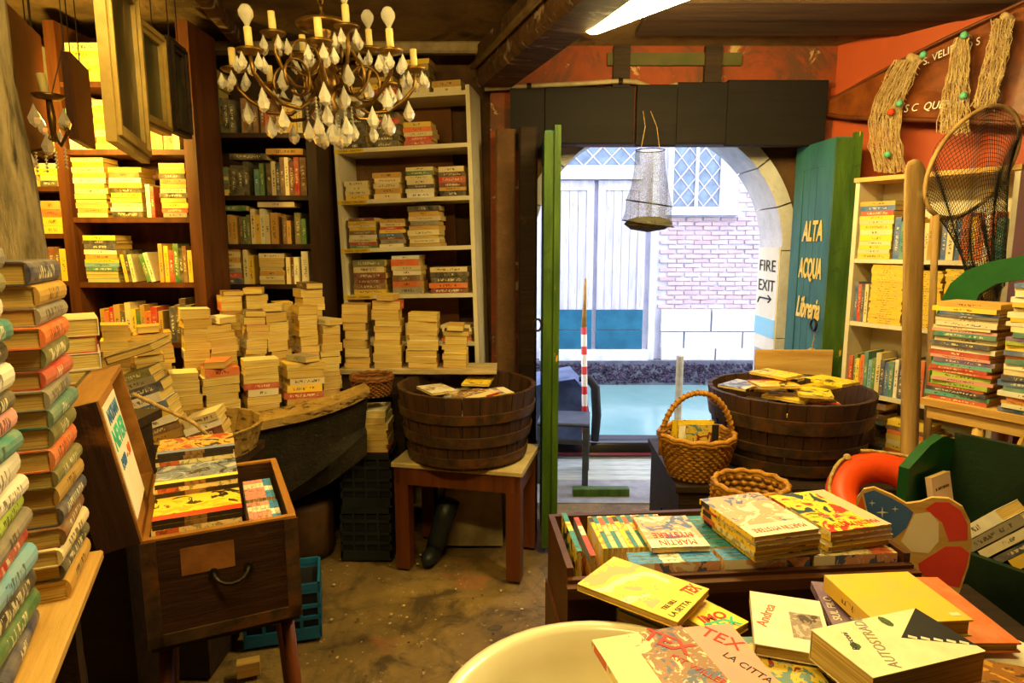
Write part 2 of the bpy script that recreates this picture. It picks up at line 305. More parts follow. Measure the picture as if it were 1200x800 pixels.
# ------------------------------------------------------------------ mesh builder
class MB:
    def __init__(s): s.v = []; s.f = []; s.m = []; s.uv = []
    def add(s, verts, faces, mi=0, M4=None, uvs=None):
        o = len(s.v)
        for p in verts: s.v.append(tuple((M4 @ Vector(p)) if M4 is not None else p))
        for i, f in enumerate(faces):
            s.f.append([o + k for k in f]); s.m.append(mi); s.uv.append(uvs[i] if uvs else None)
        return s
    def box(s, x0, x1, y0, y1, z0, z1, mi=0, M4=None):
        v = [(x0, y0, z0), (x1, y0, z0), (x1, y1, z0), (x0, y1, z0), (x0, y0, z1), (x1, y0, z1), (x1, y1, z1), (x0, y1, z1)]
        f = [(0, 3, 2, 1), (4, 5, 6, 7), (0, 1, 5, 4), (1, 2, 6, 5), (2, 3, 7, 6), (3, 0, 4, 7)]
        u = [(0, 0), (1, 0), (1, 1), (0, 1)]
        return s.add(v, f, mi, M4, [u] * 6)
    def bbox(s, x0, x1, y0, y1, z0, z1, c=.004, mi=0, M4=None):
        """box with chamfered vertical-profile edges (octagonal section around X)"""
        c = min(c, (y1 - y0) / 3, (z1 - z0) / 3)
        pr = [(y0 + c, z0), (y1 - c, z0), (y1, z0 + c), (y1, z1 - c), (y1 - c, z1), (y0 + c, z1), (y0, z1 - c), (y0, z0 + c)]
        v = [(x0, *p) for p in pr] + [(x1, *p) for p in pr]
        f = [(i, i + 8, (i + 1) % 8 + 8, (i + 1) % 8) for i in range(8)] + [tuple(range(8)), tuple(range(15, 7, -1))]
        return s.add(v, f, mi, M4)
    def prism(s, pts, z0, z1, mi=0, M4=None):
        n = len(pts); v = [(x, y, z0) for x, y in pts] + [(x, y, z1) for x, y in pts]
        f = [tuple(range(n - 1, -1, -1)), tuple(range(n, 2 * n))] + [(i, (i + 1) % n, (i + 1) % n + n, i + n) for i in range(n)]
        return s.add(v, f, mi, M4)
    def tube(s, pts, r, n=8, mi=0, M4=None, closed=False):
        pts = [Vector(p) for p in pts]; k = len(pts)
        rs = r if isinstance(r, (list, tuple)) else [r] * k
        v = []; f = []; up = None
        for i, p in enumerate(pts):
            a = pts[(i - 1) % k] if (i > 0 or closed) else p; b = pts[(i + 1) % k] if (i < k - 1 or closed) else p
            d = (b - a).normalized() if (b - a).length > 1e-9 else Vector((0, 0, 1))
            if up is None: up = Vector((0, 0, 1)) if abs(d.z) < .9 else Vector((1, 0, 0))
            sx = d.cross(up)
            if sx.length < 1e-4: sx = d.orthogonal()
            sx.normalize(); up = sx.cross(d).normalized()
            for j in range(n):
                an = 2 * PI * j / n; v.append(tuple(p + (sx * math.cos(an) + up * math.sin(an)) * rs[i]))
        for i in range(k if closed else k - 1):
            i2 = (i + 1) % k
            for j in range(n): f.append((i * n + j, i * n + (j + 1) % n, i2 * n + (j + 1) % n, i2 * n + j))
        if not closed: f += [tuple(range(n - 1, -1, -1)), tuple(range((k - 1) * n, k * n))]
        return s.add(v, f, mi, M4)
    def lathe(s, prof, n=24, mi=0, M4=None, a0=0, a1=2 * PI):
        full = abs(a1 - a0 - 2 * PI) < 1e-6; m = n if full else n + 1; v = []; f = []
        for r, z in prof:
            for j in range(m):
                a = a0 + (a1 - a0) * j / n; v.append((max(r, 1e-5) * math.cos(a), max(r, 1e-5) * math.sin(a), z))
        for i in range(len(prof) - 1):
            for j in range(n):
                j2 = (j + 1) % m; f.append((i * m + j, i * m + j2, (i + 1) * m + j2, (i + 1) * m + j))
        return s.add(v, f, mi, M4)
    def mesh(s, name, mats, smooth=False):
        me = bpy.data.meshes.new(name); me.from_pydata(s.v, [], s.f)
        for m in (mats if isinstance(mats, (list, tuple)) else [mats]): me.materials.append(m)
        me.polygons.foreach_set('material_index', s.m)
        if any(s.uv):
            ul = me.uv_layers.new(name='UVMap'); d = ul.data; i = 0
            for f, u in zip(s.f, s.uv):
                for k in range(len(f)):
                    d[i].uv = u[k] if u else (0, 0); i += 1
        me.polygons.foreach_set('use_smooth', [smooth] * len(s.f)); me.update()
        return me
    def build(s, name, mats, parent=None, M4=None, smooth=False):
        return link(name, s.mesh(name, mats, smooth), parent, M4)

def link(name, data, parent=None, M4=None):
    o = bpy.data.objects.new(name, data); COL.objects.link(o)
    if parent is not None: o.parent = parent
    if M4 is not None: o.matrix_local = M4
    return o
def tag(o, label, cat, group=None, kind=None):
    o['label'] = label; o['category'] = cat
    if group: o['group'] = group
    if kind: o['kind'] = kind
    return o
def thing(name, label, cat, M4=None, group=None):
    return tag(link(name, None, None, M4), label, cat, group)
def struct(o, label=None):
    o['kind'] = 'structure'
    if label: o['label'] = label
    return o
def copy_tree(o, parent=None):
    c = o.copy(); COL.objects.link(c); c.parent = parent
    for ch in o.children: copy_tree(ch, c)
    return c
def box_obj(name, x0, x1, y0, y1, z0, z1, mat, parent=None, M4=None, c=0):
    mb = MB(); (mb.bbox(x0, x1, y0, y1, z0, z1, c) if c else mb.box(x0, x1, y0, y1, z0, z1)); return mb.build(name, mat, parent, M4)
_dg = None
def lettering(body, size, mat, parent, M4, shear=0, ext=.0006, name='lettering', spacing=1.0, width=None, align='CENTER', bold=0):
    cu = bpy.data.curves.new('txt', 'FONT'); cu.body = body; cu.size = size; cu.shear = shear; cu.extrude = ext
    cu.space_character = spacing; cu.align_x = align; cu.align_y = 'CENTER'; cu.resolution_u = 3; cu.offset = bold
    to = bpy.data.objects.new('txt', cu); COL.objects.link(to)
    bpy.context.view_layer.update()
    me = bpy.data.meshes.new_from_object(to.evaluated_get(bpy.context.evaluated_depsgraph_get()))
    bpy.data.objects.remove(to); bpy.data.curves.remove(cu)
    me.materials.clear(); me.materials.append(mat)
    if width:
        w = max(v.co.x for v in me.vertices) - min(v.co.x for v in me.vertices)
        for v in me.vertices: v.co.x *= width / w
    return link(name, me, parent, M4)

ORD = ['zeroth', 'first', 'second', 'third', 'fourth', 'fifth', 'sixth', 'seventh', 'eighth', 'ninth', 'tenth', 'eleventh', 'twelfth', 'thirteenth', 'fourteenth', 'fifteenth', 'sixteenth', 'seventeenth', 'eighteenth', 'nineteenth', 'twentieth'] + ['twenty-' + s for s in ('first', 'second', 'third', 'fourth', 'fifth', 'sixth', 'seventh', 'eighth', 'ninth')] + ['thirtieth'] + ['thirty-' + s for s in ('first', 'second', 'third', 'fourth', 'fifth', 'sixth', 'seventh', 'eighth', 'ninth')] + ['fortieth']
# ------------------------------------------------------------------ books
PAL = {'cream': (226, 208, 160), 'ivory': (236, 226, 198), 'yellow': (238, 196, 36), 'ochre': (196, 146, 52), 'red': (190, 36, 26), 'orange': (222, 100, 36),
       'brown': (112, 66, 34), 'dark brown': (66, 42, 26), 'black': (30, 27, 26), 'navy': (34, 44, 86), 'blue': (36, 92, 164), 'teal': (40, 122, 122),
       'green': (46, 112, 58), 'olive': (104, 104, 56), 'grey': (134, 128, 116), 'white': (238, 232, 222), 'pink': (222, 150, 150), 'purple': (92, 60, 132), 'maroon': (112, 30, 24), 'lime': (160, 190, 60), 'sky blue': (110, 170, 200), 'turquoise': (70, 170, 170)}
def pal(s):
    out = []
    for w in s.split():
        k, _, n = w.partition(':'); out += [k.replace('_', ' ')] * int(n or 1)
    return out
P_OLD = pal('cream:5 ochre:4 ivory:3 yellow:3 brown:2 grey orange:1 red dark_brown')
P_MIX = pal('cream:4 ivory:3 yellow:3 red:2 black:2 orange:2 white:2 brown:2 green teal blue navy grey')
P_OLDHARD = pal('brown:4 dark_brown:3 olive:2 green:2 maroon:2 ochre:3 cream:3 black teal')
P_BRIGHT = pal('white:4 yellow:3 blue:3 red:3 teal:2 orange:2 cream:3 lime navy:2 pink sky_blue black')
P_HARD = pal('black:3 red:2 white:2 cream:2 teal:2 navy:2 orange:2 olive brown:2 green ochre grey')
BOOKMESH = {}
def book_mesh(W, L, Tk, hard, rounded, pages_in, mats=None):
    key = (W, L, Tk, hard, rounded, pages_in, mats)
    if key in BOOKMESH: return BOOKMESH[key]
    c = .003 if hard else .0014
    xs = -W / 2
    if rounded:
        bl = min(.35 * Tk, .012); sp = [(xs + bl * (1 - math.sin(PI * k / 6)), Tk * (1 - math.cos(PI * k / 6)) / 2) for k in range(7)]
        sp = sp[::-1]
    else: sp = [(xs, Tk), (xs, 0)]
    inner = [(W / 2, 0), (W / 2, c), (xs + c + (.006 if rounded else 0), c), (xs + c + (.006 if rounded else 0), Tk - c), (W / 2, Tk - c), (W / 2, Tk)]
    # closed profile: sp goes from top spine corner to bottom spine corner, then along the bottom to the fore-edge, back inside, out to the top
    prof = sp + inner; n = len(prof); ns = len(sp)
    mb = MB(); v = [(x, -L / 2, z) for x, z in prof] + [(x, L / 2, z) for x, z in prof]
    fs = []; mi = []; uv = []
    for i in range(n):
        j = (i + 1) % n
        fs.append((i, i + n, j + n, j))
        if i < ns - 1:
            mi.append(1); a = 1 - i / (ns - 1); b = 1 - (i + 1) / (ns - 1); uv.append([(0, a), (1, a), (1, b), (0, b)])
        else:
            mi.append(0)
            def q(k, e): return ((prof[k][0] + W / 2) / W, float(e))
            uv.append([q(i, 0), q(i, 1), q(j, 1), q(j, 0)])
    for off in (0, n):
        k0 = ns - 1
        e1 = [k0, ns, ns + 1, ns + 2]; e2 = [ns + 3, ns + 4, ns + 5, 0]; e3 = list(range(0, ns)) + [ns + 2, ns + 3]
        for e in (e1, e2, e3): fs.append(tuple(x + off for x in (e if off == 0 else e[::-1]))); mi.append(0); uv.append(None)
    mb.v = v; mb.f = [list(f) for f in fs]; mb.m = mi; mb.uv = uv
    o = .004 if hard else .0008
    pg = MB(); pg.box(xs + c + .001 + (.006 if rounded else 0), W / 2 - o, -L / 2 + o, L / 2 - o, c, Tk - c)
    ml = list(mats) if mats else [M_COVER, M_SPINE]
    if pages_in:
        o2 = len(mb.v); mb.v += pg.v; mb.f += [[k + o2 for k in f] for f in pg.f]; mb.m += [len(ml)] * len(pg.f); mb.uv += pg.uv
        ml.append(M_PAGES)
    me = mb.mesh('book', ml); pm = None if pages_in else pg.mesh('page_block', M_PAGES)
    BOOKMESH[key] = (me, pm); return me, pm
NBOOK = 0
def q5(x, s): return round(round(x / s) * s, 4)
def add_book(M4, W, L, Tk, colname, label, group=None, parts=True, hard=False, rounded=False, cat='book', name='book', mats=None, rgb=None, jit=.1):
    global NBOOK; NBOOK += 1
    W, L, Tk = q5(W, .005), q5(L, .01), q5(Tk, .002)
    me, pm = book_mesh(W, L, Tk, hard, rounded, not parts, tuple(mats) if mats else None)
    o = link(name, me, None, M4)
    c = lin(rgb or PAL[colname]); k = 1 + rnd.uniform(-jit, jit) * 1.5
    o.color = (min(1, c[0] * k), min(1, c[1] * k * (1 + rnd.uniform(-jit, jit) * .5)), min(1, c[2] * k), 1)
    if pm: link('page_block', pm, o)
    return tag(o, label, cat, group)
FACE = {'spine': 90, 'fore': -90, 'short': 0}
def stack(M4, n, W, L, Tk, face, P, desc, group, jx=.008, jr=3, kind='paperback', parts=True, hard=False, rounded=False, cols=None, cat='book', name='book', mats=None, setback=0):
    """pile of flat books; M4 = front-bottom-centre (x right, -y to the viewer)"""
    z = 0.0
    for i in range(n):
        w, l, t = q5(rnd.uniform(*W), .005), q5(rnd.uniform(*L), .01), q5(rnd.uniform(*Tk), .002)
        fc = face if isinstance(face, str) else rnd.choice(face)
        col = cols[i % len(cols)] if cols else rnd.choice(P)
        dy = (w if fc != 'short' else l) / 2
        m = M4 @ T(rnd.uniform(-jx, jx), dy + rnd.uniform(0, jx) + setback, z) @ RZ(FACE[fc] + (180 if fc == 'short' and rnd.random() < .5 else 0) + rnd.uniform(-jr, jr))
        pos = (ORD[i + 1] + ' up') if n > 1 else 'lying flat'
        add_book(m, w, l, t, col, f'{col} {kind}, {pos} {desc}', group, parts, hard, rounded, cat, name, mats(i) if mats else None)
        z += t + .0006
    return z
UP = Matrix(((0, 0, 1, 0), (1, 0, 0, 0), (0, 1, 0, 0), (0, 0, 0, 1)))
def row(M4, x0, x1, H, Tk, P, desc, group, kind='book', cols=None, lean=0, W=(.11, .14), hard=False, start=1, jz=.02, name='novel'):
    """upright books, spines to the viewer; M4 = shelf frame at the front of the board"""
    x = x0; i = start
    if lean: x += max(0, math.sin(R(-lean)) * H)
    while True:
        t = q5(rnd.uniform(*Tk), .002)
        if x + t / max(.3, math.cos(R(lean))) > x1: break
        l = q5(H - rnd.uniform(0, jz * 2), .01); w = q5(rnd.uniform(*W), .005)
        col = cols[(i - start) % len(cols)] if cols else rnd.choice(P)
        m = M4 @ T(x + t / 2, .012 + w / 2 + rnd.uniform(0, .012), 0)
        if lean: m = M4 @ T(x, .012 + w / 2, 0.0 if lean > 0 else 0) @ RY(lean) @ T(t / 2, 0, 0); 
        if lean > 0: m = M4 @ T(x, .012 + w / 2, math.sin(R(lean)) * t) @ RY(lean) @ T(t / 2, 0, 0)
        m = m @ T(-t / 2, 0, l / 2) @ UP
        add_book(m, w, l, t, col, f'{col} {kind}, {ORD[i]} upright from left, {desc}', group, False, hard, name=name)
        x += (t * math.cos(R(lean)) + .03 * math.sin(R(lean)) * math.tan(R(lean)) + .002) if lean > 0 else (t + .001) / max(.3, math.cos(R(lean))); i += 1
    return i

# ================================================================== THE SETTING
CEIL = 2.66; YB = 3.72                      # ceiling height, inner face of the doorway wall
fl = MB(); nx, ny = 60, 70; vv = []; ff = []
for j in range(ny + 1):
    for i in range(nx + 1):
        x = -2.7 + 5.6 * i / nx; y = -1.6 + 5.6 * j / ny
        vv.append((x, y, .012 * math.sin(x * 3.1 + y * 1.7) * math.sin(y * 2.3) - .012 + rnd.uniform(-.003, .003)))
for j in range(ny):
    for i in range(nx): a = j * (nx + 1) + i; ff.append((a, a + 1, a + nx + 2, a + nx + 1))
fl.add(vv, ff); struct(fl.build('floor', M['floor'], smooth=True), 'worn patchy cement floor')
struct(box_obj('ceiling', -2.7, 3.2, -1.6, 4.1, CEIL, CEIL + .08, M['ceiling']), 'sooty rough plaster ceiling')
struct(box_obj('wall_left', -2.78, -2.7, -1.6, 4.1, -.05, CEIL, M['grime']))
struct(box_obj('wall_front', -2.7, 3.2, -1.68, -1.6, -.05, CEIL, M['grime']))
# doorway wall: left of the opening, over it, right of it
DX0, DX1, DZ = .10, 1.66, 2.125
wb = MB(); wb.box(-2.7, -.12, 3.92, 3.945, -.05, CEIL); wb.box(-.12, DX0 - .04, YB, 3.94, -.05, CEIL); wb.box(DX0 - .04, DX1 + .02, YB, YB + .13, DZ + .02, CEIL); wb.box(DX1 + .02, 3.2, YB, YB + .13, -.05, CEIL)
struct(wb.build('wall_back', M['orange_old']), 'peeling orange plaster wall over the doorway')
# right wall, set at an angle
RC = Vector((1.77, YB, 0)); RU = Vector((.535, -.845, 0)).normalized(); RN = Vector((-RU.y, RU.x, 0)) * -1   # RN points into the room
if RN.x > 0: RN = -RN
WR = frame(RC, RU)                            # x along the wall towards the camera, y = ez x ex
sgn = 1 if (WR.to_3x3() @ Vector((0, 1, 0))).dot(RN) > 0 else -1
def wr(x, d, z): return RC + RU * x + RN * d + Vector((0, 0, z))
wm = MB(); wm.box(0, 3.0, min(0, -.08 * sgn), max(0, -.08 * sgn), -.05, CEIL)
wm.box(-.02, 3.0, 0 if sgn > 0 else -.018, .018 if sgn > 0 else 0, 2.40, 2.44)
struct(wm.build('wall_right', M['orange'], None, WR), 'bright orange painted wall with a ledge line')
struct(box_obj('wall_rear', 3.12, 3.2, -1.6, 1.6, -.05, CEIL, M['grime']))
# outer arch wall with white voussoirs
AY0, AY1 = 3.90, 4.20; ACX, AR, AZ = .86, .79, 1.56
sp = MB()
arc = [(ACX + (AR + .02) * math.cos(PI * k / 24), AZ + (AR + .02) * math.sin(PI * k / 24)) for k in range(25)]
v = []; f = []
for (x, z) in arc: v += [(x, AY0, z), (x, AY0, CEIL + .5), (x, AY1, z)]
for k in range(24):
    a = 3 * k; f += [(a, a + 1, a + 4, a + 3), (a, a + 3, a + 5, a + 2)]
sp.add(v, f); sp.box(ACX + AR + .02, 3.2, AY0, AY1, -.6, CEIL + .5); sp.box(-2.7, ACX - AR - .02, AY0, AY1, -.6, CEIL + .5)
aw = struct(sp.build('wall_outer', M['grime']), 'stained brown outer wall round the arch')
for k in range(9):
    a0, a1 = PI * k / 9, PI * (k + 1) / 9 - .012; st = MB(); pts = []
    for q in range(5): a = a0 + (a1 - a0) * q / 4; pts.append((math.cos(a) * (AR - .055), math.sin(a) * (AR - .055)))
    for q in range(4, -1, -1): a = a0 + (a1 - a0) * q / 4; pts.append((math.cos(a) * (AR + .03), math.sin(a) * (AR + .03)))
    st.prism(pts, -.32, .03, 0, T(ACX, AY0, AZ) @ RX(90)); st.build('arch_stone', M['stone'], aw)
for s in (-1, 1):
    for k, (z0, z1) in enumerate(((-.05, .5), (.505, 1.03), (1.035, 1.555))):
        xa = ACX + s * (AR - .055); xb = ACX + s * (AR + .03)
        box_obj('jamb_stone', min(xa, xb), max(xa, xb), AY0 - .03, AY1 + .02, z0, z1, M['stone'], aw)
# dark reveal boards between the two walls
rv = MB(); rv.box(-.02, .02, YB + .13, AY0, -.05, 2.6); struct(rv.build('trim_1', M['dark_wood'], None, T(DX0 - .08, 0, 0)), 'dark timber reveal left of the doorway')
rv = MB(); rv.box(-.02, .02, YB + .13, AY0, -.05, 2.6); struct(rv.build('trim_2', M['grime'], None, T(DX1 + .08, 0, 0)), 'dark reveal right of the doorway')
# dark jamb post left of the opening
jp = MB(); jp.bbox(0, 2.2, -.045, .045, -.05, .05, .012, 0, RY(-90))
tag(jp.build('door_post', M['dark_wood'], None, T(.085, 3.56, 0)), 'blackened timber post left of the doorway', 'post')
jp = MB(); jp.bbox(0, 2.2, -.03, .03, -.055, .055, .012, 0, RY(-90))
tag(jp.build('brick_pier_board', M['grime'], None, T(-.035, 3.60, 0)), 'crumbling brown pier board beside white bookcase', 'board')
# lintel: black boards over the opening
lt = thing('lintel', 'black boards nailed across the top of the doorway', 'lintel', T(0, YB - .05, 0))
xs = [(-.01, .175), (.18, .66), (.675, .89), (.893, 1.16), (1.163, 1.70)]
for i, (a, b) in enumerate(xs):
    p0, p1 = (2.14, 2.425) if i == 0 else (2.125 + .01 * (i % 2), 2.42 + .012 * i)
    mb = MB(); mb.bbox(a, b, -.02, .02, p0 - (.03 if i == 0 else 0), p1, .005); mb.build('board', M['lintel'], lt)
# studs above the lintel, cable pipe, little shelf rail
for i, px in enumerate((727, 833)):
    a = atY(px, 118, YB - .02); mb = MB(); mb.box(-.045, .045, -.02, .02, 2.40, 2.65)
    tag(mb.build('wall_stud', M['dark_wood'], None, T(a.x, YB - .025, 0)), ('dark wooden stud above the doorway, nearer the fluorescent light', 'dark wooden stud above the doorway, nearer the orange wall')[i], 'stud')
pp = [atY(x, y, YB - .05) for x, y in ((568, 104), (620, 101), (680, 98), (727, 95), (745, 96), (762, 102), (780, 103), (792, 99), (800, 103), (801, 112))]
mb = MB(); mb.tube(pp, .013, 8); pipe = tag(mb.build('cable_pipe', M['pipe'], None, None, True), 'thin grey cable pipe running above the doorway boards', 'pipe')
for q in (3, 1): mb = MB(); mb.tube([pp[q] + Vector((-.012, 0, 0)), pp[q] + Vector((.012, 0, 0))], .018, 8); mb.build('pipe_clip', M['iron'], pipe)
a = atY(712, 68, YB - .03); b = atY(870, 65, YB - .03)
mb = MB(); mb.box(a.x, b.x, -.012, .012, -.035, .03); tag(mb.build('picture_rail', surf('mossy_green_rail', (90, 78, 40), (66, 70, 34), 6, .7), None, T(0, YB - .012, a.z)), 'mossy green rail under the ceiling above the doorway', 'rail')
# ceiling beam running diagonally, with a conduit
b0 = Vector((-.10, 3.70, 0)); bd = Vector((.31, -.95, 0)).normalized()
BF = frame(b0, bd); mb = MB(); mb.bbox(0, 3.6, -.10, .10, 2.43, CEIL, .02)
bm_ = tag(mb.build('ceiling_beam', M['beam'], None, BF), 'heavy old ceiling beam running from above the bookcase', 'beam')
mb = MB(); mb.tube([(.02, -.125, 2.53), (3.4, -.125, 2.55)], .017, 8); mb.build('conduit', M['pipe'], bm_, None, True)
# dark ceiling planks on the right
for k in range(6):
    mb = MB(); mb.bbox(0, 2.6, 0, .24, CEIL - .03 - .008 * (k % 2), CEIL, .008)
    mb.build('ceiling_plank', M['plank_dark'], bpy.data.objects['ceiling'], T(.62, 3.22 - k * .25, 0))
mb = MB(); mb.bbox(.0, 1.5, -.03, .03, CEIL - .06, CEIL, .01); struct(mb.build('trim_3', M['pipe'], None, T(-1.62, 3.66, 0)), 'pale strip under the ceiling above the dark bookcase')
# fluorescent fixture in view
FX = frame(atZ(690, 27, 2.47), Vector((.145, -.2, 0)))
def tube_fixture(label, M4, L=1.25, e=TUBE_E, col=WARM2, nm='tube_glow'):
    fx = thing('fluorescent_light', label, 'light', M4)
    mb = MB(); mb.bbox(-.02, L + .02, -.055, .055, .045, .085, .006); mb.build('housing', M['white_shelf'], fx)
    mb = MB(); n = 12; mb.tube([(0, 0, 0), (.012, 0, 0), (.03, 0, 0), (L - .03, 0, 0), (L, 0, 0)], [.03, .046, .05, .05, .03], n)
    mb.build('diffuser', MATS.get(nm) or emit(nm, col, e), fx, None, True)
    for x in (-.012, L + .012): mb = MB(); mb.bbox(x - .012, x + .012, -.03, .03, -.03, .05, .008); mb.build('end_cap', M['white_shelf'], fx)
    hz_ = M4.translation.z
    for x in (.2, L - .2): mb = MB(); mb.tube([(x, 0, .085), (x, 0, CEIL - .035 - hz_)], .008, 6); mb.build('hanger_rod', M['iron'], fx)
    return fx
tube_fixture('white fluorescent tube light on the ceiling beside the beam', FX)
tube_fixture('added fluorescent tube light out of view on the ceiling over the foreground', frame(Vector((-.95, 1.05, 2.52)), Vector((1, -.25, 0))), 1.25, ADDED_TUBE_E, (1.0, 0.72, 0.21), 'added_tube_glow')  # second tube added out of view to brighten the left side and foreground
# unseen bare bulb added behind the brown panel, where yellow-lit shelves suggest a lamp
bp = at(42, 88, 2.42); bl = thing('added_bulb', 'added bare light bulb hidden behind the brown panel by the rough post', 'lamp', T(*bp))
mb = MB(); mb.lathe([(.0, -.05), (.022, -.042), (.032, -.02), (.03, 0), (.016, .03), (.014, .045)], 16); mb.build('bulb', emit('bulb_glow', WARM, 60), bl, None, True)
mb = MB(); mb.lathe([(.016, .04), (.02, .045), (.02, .09), (.006, .1)], 12); mb.build('socket', M['ink'], bl)
mb = MB(); mb.tube([(0, 0, .1), (0, 0, CEIL - bp.z)], .004, 6); mb.build('cord', M['ink'], bl)
ld = bpy.data.lights.new('bulb_light', 'POINT'); ld.energy = BULB_W; ld.color = WARM; ld.shadow_soft_size = .06
lo = bpy.data.objects.new('bulb_light', ld); COL.objects.link(lo); lo.parent = bl; lo.location = (0, 0, -.12)

# ================================================================== OUTSIDE
WZ = -.36; FY = 9.1
struct(box_obj('doorstep', -.8, 3.0, 3.85, 4.24, -.3, .0, M['paving']), 'grey doorstep paving outside the doorway')
for k in range(5):
    mb = MB(); mb.bbox(-.9, 2.6, 0, .095, -.03, .0, .006); q = mb.build('deck_plank', M['deck'], bpy.data.objects['doorstep'], T(0, 4.25 + k * .1, .0))
mb = MB(); mb.bbox(-.9, 1.3, 0, .5, -.30, -.035, .01); mb.build('deck_bearer', M['dark_wood'], bpy.data.objects['doorstep'], T(0, 4.25, 0))
mb = MB(); mb.add([(-8, 4.26, WZ), (12, 4.26, WZ), (12, FY - .02, WZ), (-8, FY - .02, WZ)], [(0, 1, 2, 3)]); w = mb.build('canal_water', M['water']); tag(w, 'pale turquoise canal water outside the doorway', 'water', kind='stuff')
def fp(px, py): return atY(px, py, FY)
hb = thing('opposite_house', 'pale old house facade across the canal', 'building', T(0, FY, 0))
def frect(name, x0, y0, x1, y1, d0, d1, mat, parent=hb, M4=None):
    a, b = fp(x0, y1), fp(x1, y0); return box_obj(name, a.x, b.x, d0, d1, a.z, b.z, mat, parent)
mb = MB(); mb.box(-9, 13, 0, .3, WZ - .5, 9.0); mb.build('wall', M['facade'], hb)
# door leaves
dz0, dz1 = 408, 212
for i, (x0, x1) in enumerate(((637, 696), (697, 757))):
    a, b = fp(x0, dz0), fp(x1, dz1); W_, H_ = b.x - a.x, b.z - a.z
    lf = link('door_leaf', None, hb, T(a.x, 0, a.z))
    hbz = fp(x0, 362).z - a.z
    box_obj('backing', 0, W_, -.05, 0, 0, H_, M['door_white'], lf)
    for s0, s1 in ((.0, .1), (W_ - .1, W_)): box_obj('stile', s0, s1, -.08, -.05, hbz, H_, M['door_white'], lf)
    box_obj('rail', .1, W_ - .1, -.08, -.05, H_ - .13, H_, M['door_white'], lf)
    n = 4; pw = (W_ - .2) / n
    for k in range(n): box_obj('plank', .1 + k * pw + .004, .1 + (k + 1) * pw - .004, -.062, -.05, hbz, H_ - .13, M['door_white'], lf)
    hh = hbz / 2
    for k in range(2): box_obj('blue_panel', .0, W_ - .006, -.085, -.05, k * hh + .006, (k + 1) * hh - .006, M['door_blue'], lf)
frect('lintel_ledge', 632, 195, 752, 211, -.14, 0, M['stone'])
frect('pilaster', 757, 176, 772, 420, -.10, 0, M['stone'])
frect('door_sill', 632, 408, 757, 420, -.16, 0, M['stone'])
# fanlight with diamonds, window with diamonds
def lattice(x0, y0, x1, y1, nx, ny, name, gl):
    a, b = fp(x0, y1), fp(x1, y0); W_, H_ = b.x - a.x, b.z - a.z
    wn = link(name, None, hb, T(a.x, 0, a.z)); box_obj('pane', 0, W_, -.012, 0, 0, H_, gl, wn)
    dx, dz = W_ / nx, H_ / ny
    for s in (1, -1):
        for k in range(-ny, nx + ny):
            # line x = k*dx + s*z*dx/dz clipped to the pane
            pts = []
            z0_, z1_ = 0.0, H_
            xx0 = k * dx if s == 1 else k * dx; 
            def X(z): return k * dx + s * z * dx / dz
            zs = sorted([0, H_] + [((0 - k * dx) * dz / dx) / s, ((W_ - k * dx) * dz / dx) / s])
            ok = [z for z in zs if -1e-6 <= z <= H_ + 1e-6 and -1e-6 <= X(z) <= W_ + 1e-6]
            if len(ok) < 2 or ok[-1] - ok[0] < .02: continue
            mb = MB(); mb.tube([(X(ok[0]), -.02, ok[0]), (X(ok[-1]), -.02, ok[-1])], .011, 5); mb.build('lattice_bar', M['lattice'], wn)
    return wn, W_, H_
wn, W_, H_ = lattice(640, 172, 750, 195, 5, 1, 'fanlight', M['glass'])
wn, W_, H_ = lattice(787, 150, 846, 242, 3, 4, 'house_window', M['glass'])
for (a, b, c, d) in ((-.07, 0, -.03, H_), (W_, W_ + .12, -.03, H_), (W_ * .47, W_ * .53, 0, H_)): box_obj('frame_bar', a, b, -.06, 0, c, d, M['stone'], wn)
box_obj('sill', -.1, W_ + .26, -.16, 0, -.12, -.01, M['stone'], wn)
# bricks, each one a piece
bw, bh = .235, .0635
bx0, bx1 = fp(773, 300).x, fp(905, 300).x; zb0 = fp(800, 361).z; zb1 = fp(800, 168).z
wx1 = fp(862, 300).x; wz0 = fp(800, 252).z
bmeshes = []
for k in range(4):
    mb = MB(); s = .006
    mb.bbox(0, bw - .012 - .02 * (k % 2), -.02 - .006 * k % .013, 0, 0, bh - .010 - .004 * (k // 2), .006); bmeshes.append(mb.mesh('brick', M['brick']))
z = zb0; r_ = 0; nb = 0
while z < zb1:
    x = bx0 - (bw / 2 if r_ % 2 else 0)
    while x < bx1:
        if x >= bx0 - .01 and (z < wz0 - .03 or x > wx1 - .02) and nb < 298:
            link('brick', rnd.choice(bmeshes), hb, T(x + rnd.uniform(-.006, .006), -.001, z + rnd.uniform(-.004, .004))); nb += 1
        x += bw
    z += bh; r_ += 1
# stone base blocks and wet plinth
for (y0, y1, cuts) in ((362, 387, (773, 832, 892, 960)), (388, 407, (773, 800, 868, 940)), (407, 421, (773, 836, 905, 980))):
    for i in range(3): frect('base_stone', cuts[i], y0, cuts[i + 1] - 1, y1, -.09 - .02 * (y0 == 407), 0, M['stone'])
frect('wet_plinth', 560, 420, 1000, 470, -.20, 0, M['weed'])
mb = MB(); a, b = fp(560, 446), fp(985, 423)
for k in range(1500):
    x = rnd.uniform(a.x, b.x); z = rnd.uniform(a.z + .02, b.z) ; s = rnd.uniform(.025, .06)
    mb.add([(0, -.6, 0), (.5, 0, .3), (0, 0, 1), (-.5, 0, .3), (0, 0, -.5)], [(0, 1, 2), (0, 2, 3), (0, 3, 4), (0, 4, 1)], 0, T(x, -.2, z) @ RY(rnd.uniform(0, 360)) @ Matrix.Scale(s, 4))
ms = mb.build('mussels', M['mussel'], hb); ms['kind'] = 'stuff'; ms['label'] = 'band of dark mussels at the waterline'
